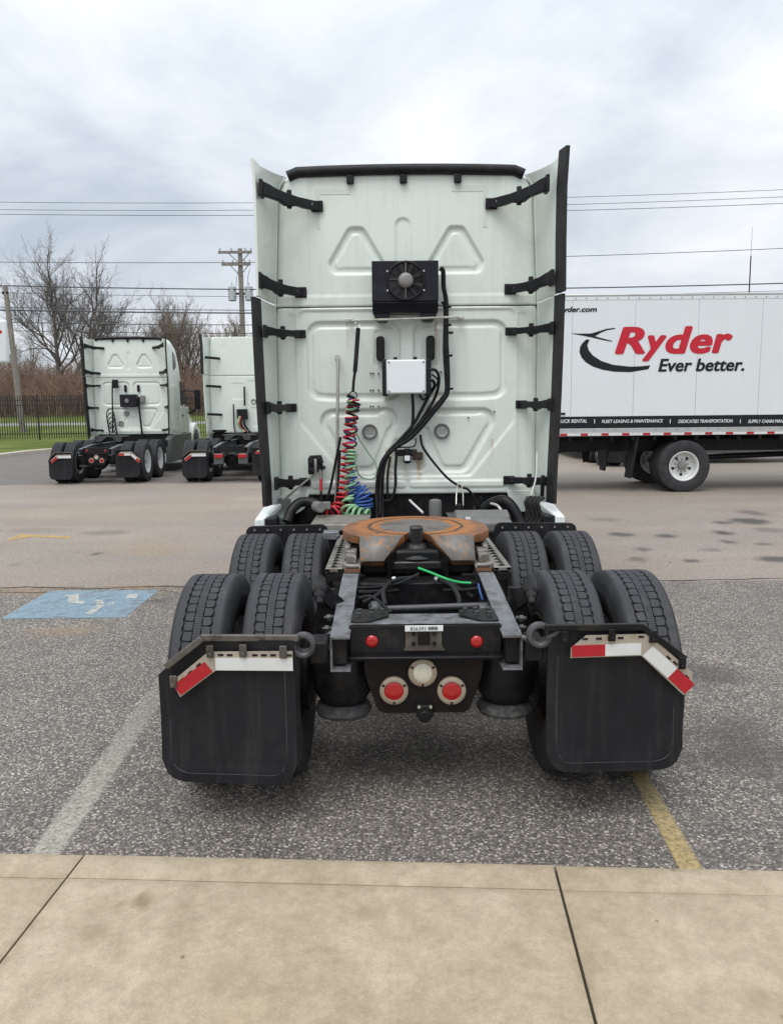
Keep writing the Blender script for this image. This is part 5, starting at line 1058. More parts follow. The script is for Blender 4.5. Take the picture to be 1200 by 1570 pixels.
    # pull hook plate and label on the crossmember
    q = MB(); q.xz([(-.092, .873), (.075, .873), (.075, .80), (.09, .775), (-.10, .775), (-.092, .80)], -1.572, -1.558); hp = q.build('pintle_plate', 'pintle_brown', root, .003)
    for (x, z) in ((-.055, .858), (.04, .858), (-.055, .81), (.04, .81)):
        b = MB(); b.cyl((x, -1.571, z), (x, -1.579, z), .010, n=8); b.build('bolt', 'black_metal', hp)
    b = MB(); b.bb(-.035, .02, -1.582, -1.57, .805, .87); b.build('pintle_block', 'lamp_plate', hp, .004)
    q = MB(); q.bb(-.094, .080, -1.584, -1.578, .872, .898); lb = q.build('asset_label', 'label_white', root)
    text(lb, '836393', -.070, .876, .072, .016, -1.5855, 'print_black', shear=0, name='lettering')
    x = .012
    for k, wdt in enumerate((3, 1, 2, 1, 3, 2, 1, 1, 3, 1, 2)):
        b = MB(); b.bb(x, x + wdt * .0013, -1.5858, -1.584, .878, .893); b.build('barcode_bar', 'print_black', lb); x += wdt * .0013 + .0017
    # trailer plug under the lamps
    q = MB(); q.bb(-.045, .035, -1.58, -1.52, .455, .515); q.cyl((-.005, -1.585, .46), (-.005, -1.52, .46), .03, n=14); q.build('trailer_socket', 'black_metal', root, .008)
    for x in (-.032, .022): b = MB(); b.cyl((x, -1.58, .512), (x, -1.592, .512), .007, n=8); b.build('bolt', 'bright_steel', root)
    q = MB(); q.bb(-.36, .36, -1.50, -1.46, .70, .75); q.build('lower_crossmember', 'black_metal', root, .006)
    # cavity between the rails
    item('torque_rod', 'spring_grey', lambda q: (q.cyl(L(578, 934, 3.95), L(752, 928, 3.95), .017, n=12), q.lathe(L(566, 935, 3.95), L(584, 933, 3.95), [(0, .03), (.3, .045), (.7, .042), (1, .02)], 14)), 0)
    item('torque_rod_end', 'black_metal', lambda q: (q.cyl(L(748, 928, 3.95), L(766, 926, 3.95), .038, n=14), q.box(L(757, 938, 3.9), (.12, .1, .04))), .006)
    item('mid_crossmember', 'black_metal', lambda q: (q.bb(-.34, .34, -.72, -.66, .70, .90), q.bb(-.34, .34, -.72, -.5, .88, .895)), .01)
    item('suspension_beam', 'black_metal', lambda q: q.bb(-.34, .34, -.52, -.42, .55, .80), .02)
    item('differential_cover', 'black_paint', lambda q: q.lathe((-.02, -1.28, .58), (-.02, -1.0, .6), [(0, .06), (.1, .17), (.5, .2), (1, .2)], 24), 0)
    item('bracket_box', 'frame_grey', lambda q: q.bb(L(735, 935, 3.9).x, L(765, 935, 3.9).x, -1.2, -1.05, .80, .86), .006)
    for pts, r in (([(642, 880, 4.3), (615, 893, 4.25), (580, 900, 4.2), (545, 902, 4.15)], .009), ([(590, 928, 3.95), (588, 905, 4.1), (604, 890, 4.25), (640, 885, 4.3)], .013), ([(555, 925, 4.0), (580, 912, 4.1), (596, 895, 4.2)], .015), ([(672, 888, 4.25), (692, 898, 4.15), (702, 915, 4.05), (704, 930, 3.98)], .013), ([(684, 890, 4.25), (706, 905, 4.2), (726, 916, 4.1)], .013), ([(548, 908, 4.1), (575, 908, 4.15), (610, 905, 4.25)], .012), ([(680, 905, 4.2), (710, 905, 4.15), (735, 902, 4.1)], .01), ([(548, 918, 4.0), (570, 916, 4.05), (600, 940, 3.85)], .011)):
        q = MB(); q.tube([L(*p) for p in pts], r, 8); q.build('brake_hose', 'hose_black', root)
    item('green_cable', 'green_cable', lambda q: q.tube([L(641, 871, 4.3), L(660, 878, 4.25), L(685, 888, 4.2), L(705, 893, 4.2), L(722, 894, 4.2)], .007, 8), 0)
    item('blue_line', 'hose_blue', lambda q: q.tube([L(733, 895, 4.1), L(736, 908, 4.05), L(740, 920, 4.0)], .005, 6), 0)
    for (u, v) in ((669, 886), (677, 889)): item('hose_fitting', 'tape_white', lambda q: q.cyl(L(u - 2, v - 1, 4.25), L(u + 2, v + 1.5, 4.245), .016, n=10), 0)
    item('hose_fitting', 'tape_white', lambda q: q.cyl(L(601, 887, 4.22), L(606, 886, 4.22), .008, n=8), 0)
    # sliding rails of the fifth wheel
    for s in (-1, 1):
        q = MB()
        x0, x1 = .435, .535
        # perforated side strip: two edge bars plus cross bars leave open slots
        q.bb(s * x0, s * (x0 + .03), -.66, .50, .955, .975); q.bb(s * (x1 - .03), s * x1, -.66, .50, .955, .975)
        n = 13
        for k in range(n + 1): yv = -.66 + k * (1.16 / n); q.bb(s * x0, s * x1, yv, yv + .034, .954, .976)
        sr = q.build('slide_track', 'worn_steel', root, .003)
        b = MB(); b.bb(s * x0, s * x1, -.66, .50, .90, .945); b.build('track_base', 'grease_black', sr)
        for k in range(n): b = MB(); b.box((s * (x0 + .055), -.60 + k * (1.16 / n), .968), (.022, .03, .03)); b.build('track_tooth', 'black_metal', sr, .004)
        b = MB(); b.bb(s * .335, s * .432, -.62, .45, .955, .975); bs_ = b.build('slide_plate', 'deck_plate', root, .004)
        b = MB(); b.xy([(s * .36, -.56), (s * .425, -.50), (s * .425, -.1), (s * .36, -.1)], .975, 1.03); b.build('slide_block', 'worn_steel', bs_, .01)
        for k in range(9): b = MB(); b.bb(s * .362, s * .424, -.47 + k * .042, -.45 + k * .042, 1.028, 1.04); b.build('rib', 'worn_steel', bs_, .003)
        b = MB(); b.tube([(s * .34, -.635, .985), (s * .40, -.635, .985), (s * .425, -.60, .985), (s * .432, -.55, .985)], .012, 8, 4); b.build('slide_lip', 'worn_steel', bs_)
        b = MB(); b.bb(s * .335, s * .425, -.655, -.625, .95, .968); b.build('wear_strip', 'rust_orange', bs_)
    q = MB(); q.box(L(508, 820, 5.0), (.10, .10, .05)); q.tube([L(498, 815, 5.1), L(508, 822, 5.0), L(520, 822, 4.95)], .015, 8); q.build('release_handle', 'frame_grey', root, .006)
mat('pintle_brown', (0.075, 0.063, 0.054), 0.55, metal=0.2, var=0.35, vs=22, dirt=(0.16, 0.14, 0.12), damt=0.6, ds=16, dlo=0.5)
mat('bolt_dark', (0.06, 0.06, 0.06), 0.45, metal=0.3, var=0.3, dirt=(0.02, 0.018, 0.016), damt=0.7, ds=20)
mat('ghost', (0.66, 0.70, 0.65), 0.6, var=0.05); mat('ring_grey', (0.13, 0.13, 0.125), 0.5, var=0.15); mat('cover_grey', (0.52, 0.53, 0.49), 0.6, var=0.08)
mat('rust_dark', (0.045, 0.030, 0.024), 0.7, var=0.3); mat('rust_orange', (0.16, 0.07, 0.035), 0.7, var=0.3)

# flat lettering made into meshes
def text(parent, s, x, z, wd, ht, y, m, shear=0.0, bold=0.0, name='lettering', ex=0.001, rot=None):
    cu = bpy.data.curves.new('t', 'FONT'); cu.body = s; cu.size = 1; cu.shear = shear; cu.extrude = 0.0; cu.resolution_u = 4
    tmp = bpy.data.objects.new('t', cu); COL.objects.link(tmp); dg = bpy.context.evaluated_depsgraph_get(); dg.update(); me = bpy.data.meshes.new_from_object(tmp.evaluated_get(dg)); bpy.data.objects.remove(tmp); bpy.data.curves.remove(cu)
    co = np.array([v.co[:] for v in me.vertices]); fc_ = [tuple(p.vertices) for p in me.polygons]; bpy.data.meshes.remove(me)
    if bold:
        cs, fs_ = [], []
        for k, (ax, az) in enumerate([(0, 0)] + [(cos(2 * pi * j / 12), sin(2 * pi * j / 12)) for j in range(12)]):
            q = co.copy(); q[:, 0] += ax * bold; q[:, 1] += az * bold * .8; q[:, 2] = k * 1e-4; fs_ += [tuple(i + len(co) * k for i in f) for f in fc_]; cs.append(q)
        co = np.concatenate(cs); fc_ = fs_
    else: co[:, 2] = 0
    mn, mxx = co.min(0), co.max(0); me = bpy.data.meshes.new(name)
    me.from_pydata([(x + (c[0] - mn[0]) / (mxx[0] - mn[0]) * wd, y - c[2] * 4, z + (c[1] - mn[1]) / (mxx[1] - mn[1]) * ht) for c in co], [], fc_)
    me.name = name; me.update()
    if me.polygons and me.polygons[0].normal.y > 0: me.flip_normals()
    me['sh'] = 1
    o = link(name, me, m, parent)
    for p in me.polygons: p.use_smooth = False
    return o
main_truck()

# ------------------------------------------------------------------ far tractors on the left
tractor_far('tractor_truck', 'white sleeper tractor with black condenser on its back wall, parked beside the iron fence', (-7.14, 20.0, 0.18), RAD(3), 'a', .96)
tractor_far('tractor_truck', 'white tractor with plain flat back wall and two small vent rings, green hose hanging', (-3.90, 20.1, 0.18), RAD(2), 'b', .97)

# ================================================================== BOX TRUCK
def box_truck():
    YB = 15.3; O = Vector((5.84, 16.5, 0.18)); root = thing('box_truck', 'white box truck with red and black side lettering and swoosh logo', 'truck', tuple(O))
    def B(u, v): p = at(u, v, YB); return (p.x - O.x, p.z - O.z)
    yf = YB - O.y; yk = yf + 2.5; xl, xr = -2.95, 5.0
    zt, zb, zband0, zband1 = 3.86, 1.135, 1.285, 1.52
    body = MB(); body.bb(xl + .01, xr - .01, yf + .02, yk - .02, zb + .02, zt - .02); bo = body.build('cargo_box', 'box_white', root, .01)
    xs = [xl] + [B(u, 560)[0] for u in (876, 972, 1068, 1165)]; d = xs[-1] - xs[-2]
    while xs[-1] + d < xr - .3: xs.append(xs[-1] + d)
    xs.append(xr)
    for a, b in zip(xs[:-1], xs[1:]):
        q = MB(); q.bb(a + .003, b - .003, yf + .002, yf + .022, zband1, zt - .10); q.build('side_panel', 'box_white', bo, .002)
    q = MB(); q.bb(xl, xr, yf - .004, yf + .022, zt - .105, zt - .03); q.build('upper_trim', 'box_white', bo, .006)
    q = MB(); q.bb(xl, xr, yf - .012, yf + .03, zt - .035, zt + .01); q.build('top_rail', 'silver_rail', bo, .012)
    q = MB(); q.bb(xl, xr, yf - .003, yf + .02, zband0, zband1); bd = q.build('band', 'print_black', bo)
    q = MB(); q.bb(xl, xr, yf - .010, yf + .03, zb, zband0); q.bb(xl, xr, yf - .016, yf, zb + .055, zb + .065); rl = q.build('bottom_rail', 'silver_rail', bo, .004)
    n = 0; x = B(863.5, 660)[0] - .41 * 3
    while x < xr - .2:
        q = MB(); q.bb(x - .07, x + .07, yf - .0185, yf - .011, zb + .008, zb + .052); q.build('reflector', 'tape_red', rl)
        q = MB(); q.bb(x + .072, x + .338, yf - .0175, yf - .011, zb + .008, zb + .052); q.build('reflector', 'tape_white', rl); x += .41
    x = xl + .1
    while x < xr:
        for z in (zt - .07, zband0 - .03):
            q = MB(); q.cyl((x, yf, z), (x, yf - .014, z), .011, n=6); q.build('rivet', 'fan_grey', bo)
        x += .205
    yt = yf - .002
    def tx(s, u0, v0, u1, v1, m, shear=.25, bold=.02, par=bo, y=None):
        a = B(u0, v1); b = B(u1, v0); text(par, s, a[0], a[1], b[0] - a[0], b[1] - a[1], yt if y is None else y, m, shear, bold)
    tx('R', 942, 500.5, 990, 543, 'print_red', .22, .042); tx('y', 984, 513.5, 1022, 554, 'print_red', .22, .042); tx('d', 1019, 499.5, 1062, 542.5, 'print_red', .22, .042); tx('e', 1056.5, 512, 1093, 542.5, 'print_red', .22, .042); tx('r', 1090.5, 511, 1123.5, 541.5, 'print_red', .22, .042)
    tx('Ever better.', 1008.5, 548.5, 1141.5, 570, 'print_black', .2, .03)
    tx('Ryder.com', 855, 469.5, 915, 481, 'print_black', .22, .035)
    yb_ = yf - .005
    for s, a, b in (('TRUCK RENTAL', 852, 899.5), ('FLEET LEASING & MAINTENANCE', 922, 1016), ('DEDICATED TRANSPORTATION', 1039, 1123), ('SUPPLY CHAIN MANAGEMENT', 1146, 1228)):
        tx(s, a, 642.5, b, 648.5, 'print_white', .22, .012, bd, yb_)
    for u in (911, 1027, 1134.5): tx('|', u - .6, 642.5, u + .6, 649, 'print_white', 0, 0, bd, yb_)
    Z = lambda x, y: B(840 + x / 3.3333, 400 + y / 3.3333)
    cres = [(212, 402), (196, 400), (176, 418), (163, 440), (160, 465), (170, 492), (192, 517), (230, 540), (280, 556), (340, 566), (420, 568), (512, 553), (522, 533), (470, 538), (420, 540), (330, 530), (270, 510), (228, 482), (207, 455), (200, 430)]
    road = [(118, 369), (160, 371), (220, 370), (260, 358), (300, 346), (340, 341), (344, 346), (300, 354), (270, 366), (240, 384), (262, 391), (328, 408), (325, 412), (270, 402), (225, 391), (180, 382), (140, 375)]
    for pl in (cres, road):
        q = MB(); pp = [Z(*p) for p in pl]; q.add([(x, yt, z) for x, z in pp], [tuple(range(len(pp)))]); q.build('swoosh', 'print_black', bo)
    q = MB(); q.bb(B(858, 633)[0], B(866, 633)[0], yf - .02, yf, 1.56, 1.60); q.build('latch', 'black_metal', bo)
    # running gear
    for y in (-.42, .42):
        q = MB(); q.bb(xl + .1, xr + 1.5, y - .04, y + .04, .78, 1.04); q.build('frame_rail', 'black_metal', root, .01)
    for k in range(18):
        x = xl + .25 + k * .42; q = MB(); q.bb(x - .03, x + .03, yf + .05, yk - .05, 1.04, 1.14); q.build('floor_joist', 'black_metal', root)
    for s in (-1, 1):
        yo = s * 1.06
        for k, yy in enumerate((s * 1.06, s * .73)):
            w_ = wheel(root, 0, yy, R_T, 1, False, 0.3, hub=(k == 0)); w_.rotation_euler = (0.3, 0, RAD(-90 if s < 0 else 90)) if k == 0 else (0.3, 0, RAD(90 if s < 0 else -90))
        q = MB(); q.bb(-1.22, -.98 if s > 0 else -.98, s * .55, s * .55 + s * .03, .40, 1.0)
        st = MB(); st.add([(-.96, s * 1.15, 1.12), (-.90, s * 1.15, 1.12), (-1.02, s * 1.13, .28), (-1.07, s * 1.13, .28), (-.96, s * .75, 1.12), (-.90, s * .75, 1.12), (-1.02, s * .78, .28), (-1.07, s * .78, .28)], [(0, 1, 2, 3), (4, 7, 6, 5), (0, 3, 7, 4), (1, 5, 6, 2), (3, 2, 6, 7), (0, 4, 5, 1)]); st.build('mud_flap', 'flap_rubber', root, .006)
        cu = MB(); cu.add([(-1.62, s * .7, .84), (-1.40, s * .7, .84), (-1.42, s * .7, .50), (-1.55, s * .7, .48), (-1.62, s * .66, .84), (-1.40, s * .66, .84), (-1.42, s * .66, .50), (-1.55, s * .66, .48)], [(0, 1, 2, 3), (4, 7, 6, 5), (0, 3, 7, 4), (1, 5, 6, 2), (3, 2, 6, 7), (0, 4, 5, 1)]); cu.build('hanging_strap', 'rubber_edge', root)
        w_ = wheel(root, 5.9, s * 1.02, R_T, 1, False, 0.1); w_.rotation_euler = (0.1, 0, RAD(-90 if s < 0 else 90))
    q = MB(); q.cyl((0, -.95, R_T), (0, .95, R_T), .07); q.lathe((-.25, 0, R_T), (.3, 0, R_T), [(0, .05), (.2, .17), (.6, .19), (1, .07)], 18); q.build('axle', 'black_metal', root)
    q = MB(); q.cyl((.3, 0, .6), (5.0, 0, .75), .06, n=10); q.build('drive_shaft', 'black_metal', root)
    q = MB(); q.bb(2.7, 3.5, -.9, -.3, .60, 1.0); q.build('battery_box', 'black_metal', root, .03)
    q = MB(); q.lathe((3.6, -.78, .76), (4.9, -.78, .76), [(0, .25), (.03, .29), (.97, .29), (1, .25)], 20); q.build('fuel_tank', 'black_paint', root)
    q = MB(); q.bb(xl + .05, xl + .2, -1.1, 1.1, .55, .68); q.build('rear_bumper', 'black_metal', root, .01)
    q = MB(); q.bb(xl - .02, xl + .45, -1.16, -.95, .74, 1.1); q.build('step_bracket', 'black_metal', root, .01)
    q = MB(); q.bb(xl, xl + .15, -1.18, -1.0, .62, .74); q.build('corner_lamp', 'grey_tank', root, .02)
    # cab ahead of the box, out of the frame
    st = [(5.02, 1.0, .75, 2.6, .25), (5.3, 1.06, .75, 2.75, .3), (6.3, 1.06, .75, 2.7, .35), (6.75, 1.0, .75, 1.95, .3), (7.6, .88, .7, 1.72, .3), (7.85, .8, .7, 1.5, .25)]; K_ = 6; vs = []
    for (x, w_, z0, z1, r) in st:
        ring = [(-w_, z0), (w_, z0)] + [(w_ - r + r * cos(a), z1 - r + r * sin(a)) for a in np.linspace(0, pi / 2, K_ + 1)] + [(-w_ + r + r * cos(a), z1 - r + r * sin(a)) for a in np.linspace(pi / 2, pi, K_ + 1)]
        vs += [(x, y, z) for y, z in ring]
    n = 2 + 2 * (K_ + 1); m = len(st); q = MB(); q.add(vs, [(k * n + i, k * n + (i + 1) % n, (k + 1) * n + (i + 1) % n, (k + 1) * n + i) for k in range(m - 1) for i in range(n)] + [tuple(range(n)), tuple((m - 1) * n + i for i in range(n))]); q.build('cab', 'box_white', root, ang=50)
    for s in (-1, 1):
        q = MB(); q.xz(rpoly([(5.55, 1.75), (6.5, 1.75), (6.25, 2.4), (5.55, 2.4)], .06), s * 1.03, s * 1.07); q.build('side_window', 'glass_dark', root, .01)
box_truck()
# parked tractors half hidden behind the box truck
t3 = tractor_far('tractor_truck', 'tractor truck mostly hidden behind the box truck, its rear tyres and flap showing underneath', (7.3, 23.7, 0.18), RAD(0), 'a')
t4 = tractor_far('tractor_truck', 'tractor truck parked crosswise behind the box truck, wheels showing under the cargo box', (13.6, 24.2, 0.18), RAD(92), 'b')

# ================================================================== VERGE, ROAD, FENCE
def far_z(x, y):
    k = [(0, .18), (26, .18), (30.0, .26), (36, .33), (37.3, .62), (45, 1.16), (50, 1.22), (60, 2.25), (80, 3.0), (200, 4), (900, 6)]
    for (a, za), (b, zb) in zip(k[:-1], k[1:]):
        if a <= y <= b: z = za + (zb - za) * (y - a) / (b - a); break
    f = sst(16, 6, x) if False else 1 - sst(4, 14, x); return .18 + (z - .18) * max(f, sst(48, 75, y)) if y > 26 else .18
KERB = [(-13.6, 12.0), (-14.2, 20), (-14.7, 26), (-15.0, 30), (-15.0, 32.6), (-14.4, 34.6), (-12.8, 35.6), (-8, 35.9), (2, 36.1), (12, 36.3)]
def grass():
    m = bpy.data.materials.new('grass'); m.use_nodes = True; t = m.node_tree; N = t.nodes; K = t.links; b = N['Principled BSDF']; b.inputs['Roughness'].default_value = 0.95; b.inputs['Specular IOR Level'].default_value = 0.1
    c = N.new('ShaderNodeTexCoord'); n1 = N.new('ShaderNodeTexNoise'); n1.inputs['Scale'].default_value = 0.5; n1.inputs['Detail'].default_value = 10; n1.inputs['Roughness'].default_value = 0.75; K.new(c.outputs['Object'], n1.inputs['Vector'])
    r = N.new('ShaderNodeValToRGB'); K.new(n1.outputs['Fac'], r.inputs[0]); el = r.color_ramp.elements; el[0].position = .3; el[0].color = (.085, .125, .03, 1); el[1].position = .72; el[1].color = (.23, .27, .08, 1)
    K.new(r.outputs[0], b.inputs['Base Color']); n2 = N.new('ShaderNodeTexNoise'); n2.inputs['Scale'].default_value = 25; n2.inputs['Detail'].default_value = 4; K.new(c.outputs['Object'], n2.inputs['Vector']); bp = N.new('ShaderNodeBump'); bp.inputs['Strength'].default_value = .9; bp.inputs['Distance'].default_value = .08; K.new(n2.outputs['Fac'], bp.inputs['Height']); K.new(bp.outputs[0], b.inputs['Normal']); MATS['grass'] = m
    PK = smooth([(x, y, 0) for x, y in KERB], 6); q = MB()
    left = [(p.x, p.y) for p in PK if p.x <= -13.9 or p.y < 34.5]
    cols = 9
    for (a_, b_) in zip(PK[:-1], PK[1:]):
        # strips fan outwards from the kerb: to the left for the side run, back for the rear run
        def outp(p, t):
            k = sst(30, 36, p.y); tgt = Vector((-60, p.y + (44.8 - p.y) * max(0, (p.y - 30) / 15), 0)) if p.x < -14.3 or p.y < 34.6 else Vector((p.x + (p.x + 14.4) * .1, 44.8, 0))
            return (p.x + .18 * (-1 if p.y < 33 else 0)) + (tgt.x - p.x) * t, (p.y + .18 * (1 if p.y > 33 else 0)) + (tgt.y - p.y) * t
        vs = []
        for p in (a_, b_):
            for j in range(cols + 1): x, y = outp(p, (j / cols) ** 1.6); vs.append((x, y, max(.33, far_z(x, y) + .02)))
        q.add(vs, [(j, cols + 1 + j, cols + 2 + j, j + 1) for j in range(cols)])
    q.add([(-60, 33.6, .6), (-14.8, 34.0, .33), (-14.3, 44.8, 1.17), (-60, 44.8, 1.17)], [(0, 1, 2, 3)])
    structure(q.build('grass_verge', 'grass'))
    xs = [-400, -150, -80, -60] + list(np.arange(-50, 61, 10)) + [90, 160, 400]; ys = [49.8, 52, 55, 58, 62, 70, 90, 140, 300, 900]; vs = [(x, y, far_z(min(x, 4), y) + .02) for x in xs for y in ys]; n = len(ys)
    q = MB(); q.add(vs, [(i * n + j, (i + 1) * n + j, (i + 1) * n + j + 1, i * n + j + 1) for i in range(len(xs) - 1) for j in range(n - 1)]); structure(q.build('grass_bank', 'grass'))
    mat('road_pale', (.30, .29, .27), .85, var=.15, vs=.8)
    q = MB(); vs = [(x, y, far_z(min(x, 4) if False else x, y) + .03) for x in np.arange(-120, 121, 8) for y in (44.6, 50.0)]; q.add(vs, [(2 * i, 2 * i + 2, 2 * i + 3, 2 * i + 1) for i in range(len(vs) // 2 - 1)]); structure(q.build('road', 'road_pale'))
    # kerb of the lot
    mat('kerb_concrete', (.48, .44, .37), .9, var=.15, vs=3)
    P = smooth([(x, y, 0) for x, y in KERB], 6); seg = MB(); vs = []
    for i, p in enumerate(P):
        t = (P[min(i + 1, len(P) - 1)] - P[max(i - 1, 0)]).normalized(); n_ = Vector((-t.y, t.x, 0)); p2 = p + n_ * .22; vs += [(p.x, p.y, .12), (p.x, p.y, .32), (p2.x, p2.y, .345), (p2.x, p2.y, .12)]
    fs = []
    for i in range(len(P) - 1):
        for j in range(3): fs.append((4 * i + j, 4 * i + 4 + j, 4 * i + 5 + j, 4 * i + 1 + j))
    seg.add(vs, fs); structure(seg.build('kerb', 'kerb_concrete'))
grass()
def fence():
    y0 = 37.3; xa, xb = -24.0, 2.6; root = thing('iron_fence', 'black iron picket fence standing in the grass behind the parked trucks', 'fence', (-8, y0, .6)); zf = lambda x: far_z(x, y0) - .6; H_ = 2.02
    pk = MB(); pk.bb(-.016, .016, -.016, .016, 0, H_); pk.add([(-.016, -.016, H_), (.016, -.016, H_), (.016, .016, H_), (-.016, .016, H_), (0, 0, H_ + .06)], [(0, 1, 4), (1, 2, 4), (2, 3, 4), (3, 0, 4)]); pm = pk.mesh('picket'); pm.materials.append(MATS['fence_iron'])
    pp = MB(); pp.bb(-.035, .035, -.035, .035, -.1, H_ + .1); pp.box((0, 0, H_ + .12), (.09, .09, .03)); po = pp.mesh('post'); po.materials.append(MATS['fence_iron'])
    x = xa; k = 0
    while x < xb:
        if k % 20 == 0: o = link('post', po, None, root); o.location = (x + 8, 0, zf(x))
        else: o = link('picket', pm, None, root); o.location = (x + 8, 0, zf(x) + .06)
        x += .118; k += 1
    for z in (.25, 1.62, 1.86):
        r_ = MB(); r_.beam((xa + 8, -.02, z + zf(xa)), (3 + 8, -.02, z + zf(3)), .03, .035) if z < 0 else r_.bb(xa + 8, xb + 8, -.03, -.005, z + zf(-8), z + zf(-8) + .035); r_.build('rail', 'fence_iron', root)
fence()

# ================================================================== POLES, WIRES, SIGN
def pole_main():
    b = at(374, 560, 46.5); t_ = at(373, 385, 46.5); z0 = far_z(b.x, 46.5); root = thing('utility_pole', 'upright wooden utility pole with two crossarms and twin transformers', 'utility pole', (b.x, 46.5, z0)); H_ = t_.z - z0
    q = MB(); q.lathe((0, 0, -.3), (0, 0, H_ + .15), [(0, .19), (1, .13)], 14); q.build('pole', 'pole_wood', root)
    for v, hw, dy_ in ((387, .95, -.16), (405.5, .82, -.16)):
        z = at(374, v, 46.5).z - z0; a = MB(); a.bb(-hw * 1.3, hw * .75, dy_ - .06, dy_ + .06, z - .07, z + .07); a.beam((-hw * .7, dy_, z - .05), (-.05, dy_, z - .6), .03, .05); a.beam((hw * .6, dy_, z - .05), (.05, dy_, z - .6), .03, .05); arm = a.build('crossarm', 'pole_wood', root)
        for x in (-hw * 1.2, -hw * .5, hw * .35, hw * .7):
            i_ = MB(); i_.lathe((x, dy_, z + .06), (x, dy_, z + .28), [(0, .03), (.3, .06), (.5, .035), (.7, .055), (1, .02)], 10); i_.build('insulator', 'transformer_grey', arm)
    for sx in (-.52, .46):
        z = at(374, 450, 46.5).z - z0; c = MB(); c.lathe((sx, -.1, z - .42), (sx, -.1, z + .42), [(0, .2), (.04, .24), (.92, .24), (1, .16)], 16); c.cyl((sx, -.1, z + .4), (sx, -.1, z + .62), .03, n=8); tr = c.build('transformer', 'transformer_grey', root); c = MB(); c.beam((sx, -.05, z), (0, 0, z), .06, .12); c.build('transformer_arm', 'black_metal', tr)
    for (u, v) in ((366, 425), (383, 425)):
        c = MB(); c.tube([at(u, v - 14, 46.3) - Vector((b.x, 46.5, z0)), at(u - 3, v, 46.3) - Vector((b.x, 46.5, z0)), at(u - 4, v + 14, 46.3) - Vector((b.x, 46.5, z0))], .015, 6); c.build('jumper_wire', 'wire_black', root)
def pole_lean():
    b = at(32, 618, 41.0); t_ = at(8, 438, 41.0); root = thing('utility_pole', 'bare leaning wooden pole without crossarms rising behind the fence', 'utility pole', (b.x, 41.0, far_z(b.x, 41))); d = t_ - b; base = Vector((0, 0, 0)); top = t_ - Vector((b.x, 41, far_z(b.x, 41)))
    q = MB(); q.lathe(base - (top - base).normalized() * .4, top, [(0, .17), (1, .12)], 14); q.build('pole', 'pole_wood', root); c = MB(); c.box(top - Vector((0, .05, .35)), (.3, .12, .1)); c.build('wire_bracket', 'black_metal', root)
pole_main(); pole_lean()
def wire(v0, v1, r, Y, label, sag=.6):
    a = at(-250, v0 + (v0 - v1) * 250 / 1200, Y); b = at(1450, v1 + (v1 - v0) * 250 / 1200, Y); P = []
    for k in range(41): t = k / 40; p = a.lerp(b, t); p.z -= sag * 4 * t * (1 - t) - sag * .9; P.append(p)
    q = MB(); q.tube(P, r, 5, 1); o = q.build('power_line', 'wire_black'); tag(o, label, 'power line', 'overhead lines crossing the sky'); return o
for v0, v1, r, Y, lb in ((316, 297, .014, 47, 'topmost of the three thin wires crossing high behind the near truck'), (327.5, 308, .014, 47, 'middle of the three thin wires crossing high behind the near truck'), (334.5, 318, .016, 47, 'lowest of the three thin wires crossing high behind the near truck'), (408, 387, .018, 46.3, 'single thin wire running to the lower crossarm of the utility pole'), (444, 440.5, .034, 46.2, 'thick cable skimming just above the box truck roof, past the transformers'), (455, 452, .014, 46.2, 'thin wire directly beneath the cable that skims the box truck roof'), (477, 470, .022, 46, 'thinner upper cable of the close pair above the parked tractors'), (481.5, 474, .042, 46, 'heaviest black cable, lower one of the close pair above the parked tractors'), (500, 492, .026, 46, 'medium wire below the close cable pair, crossing the bare trees'), (513, 505, .02, 46, 'lowest wire of all, grazing the parked tractor roofs')): wire(v0, v1, r, Y, lb)
def mast():
    p = at(1147, 470, 44.0); t_ = at(1147.5, 347, 44.0); root = thing('antenna_mast', 'thin antenna mast rising above the box truck roof', 'antenna', (p.x, 44.0, .2)); q = MB(); zt = t_.z - .2; m_ = at(1147, 392, 44).z - .2
    q.cyl((0, 0, 0), (0, 0, m_), .045, .035, 8); q.build('mast', 'wire_black', root); q = MB(); q.cyl((0, 0, m_), (0, 0, zt), .012, .008, 6); q.build('whip', 'fan_grey', root)
mast()
def sign():
    a = at(10, 490, 33.0); b = at(10, 557, 33.0); w_ = 2.6; root = thing('lot_sign', 'white lot sign with red lettering cut off beside the leaning pole', 'sign', (a.x - w_ / 2, 33.0, far_z(a.x, 33)))
    z0, z1 = b.z - root.location.z, a.z - root.location.z; q = MB(); q.bb(-w_ / 2, w_ / 2, -.12, .12, z0, z1); pn = q.build('panel', 'box_white', root, .12, 4)
    q = MB(); q.cyl((0, 0, 0), (0, 0, z0 + .1), .12, n=14); q.build('pole', 'fan_grey', root)
    text(pn, 'Ryder', -1.05, z0 + .75, 2.2, .8, -.125, 'print_red', .22, .04)
sign()

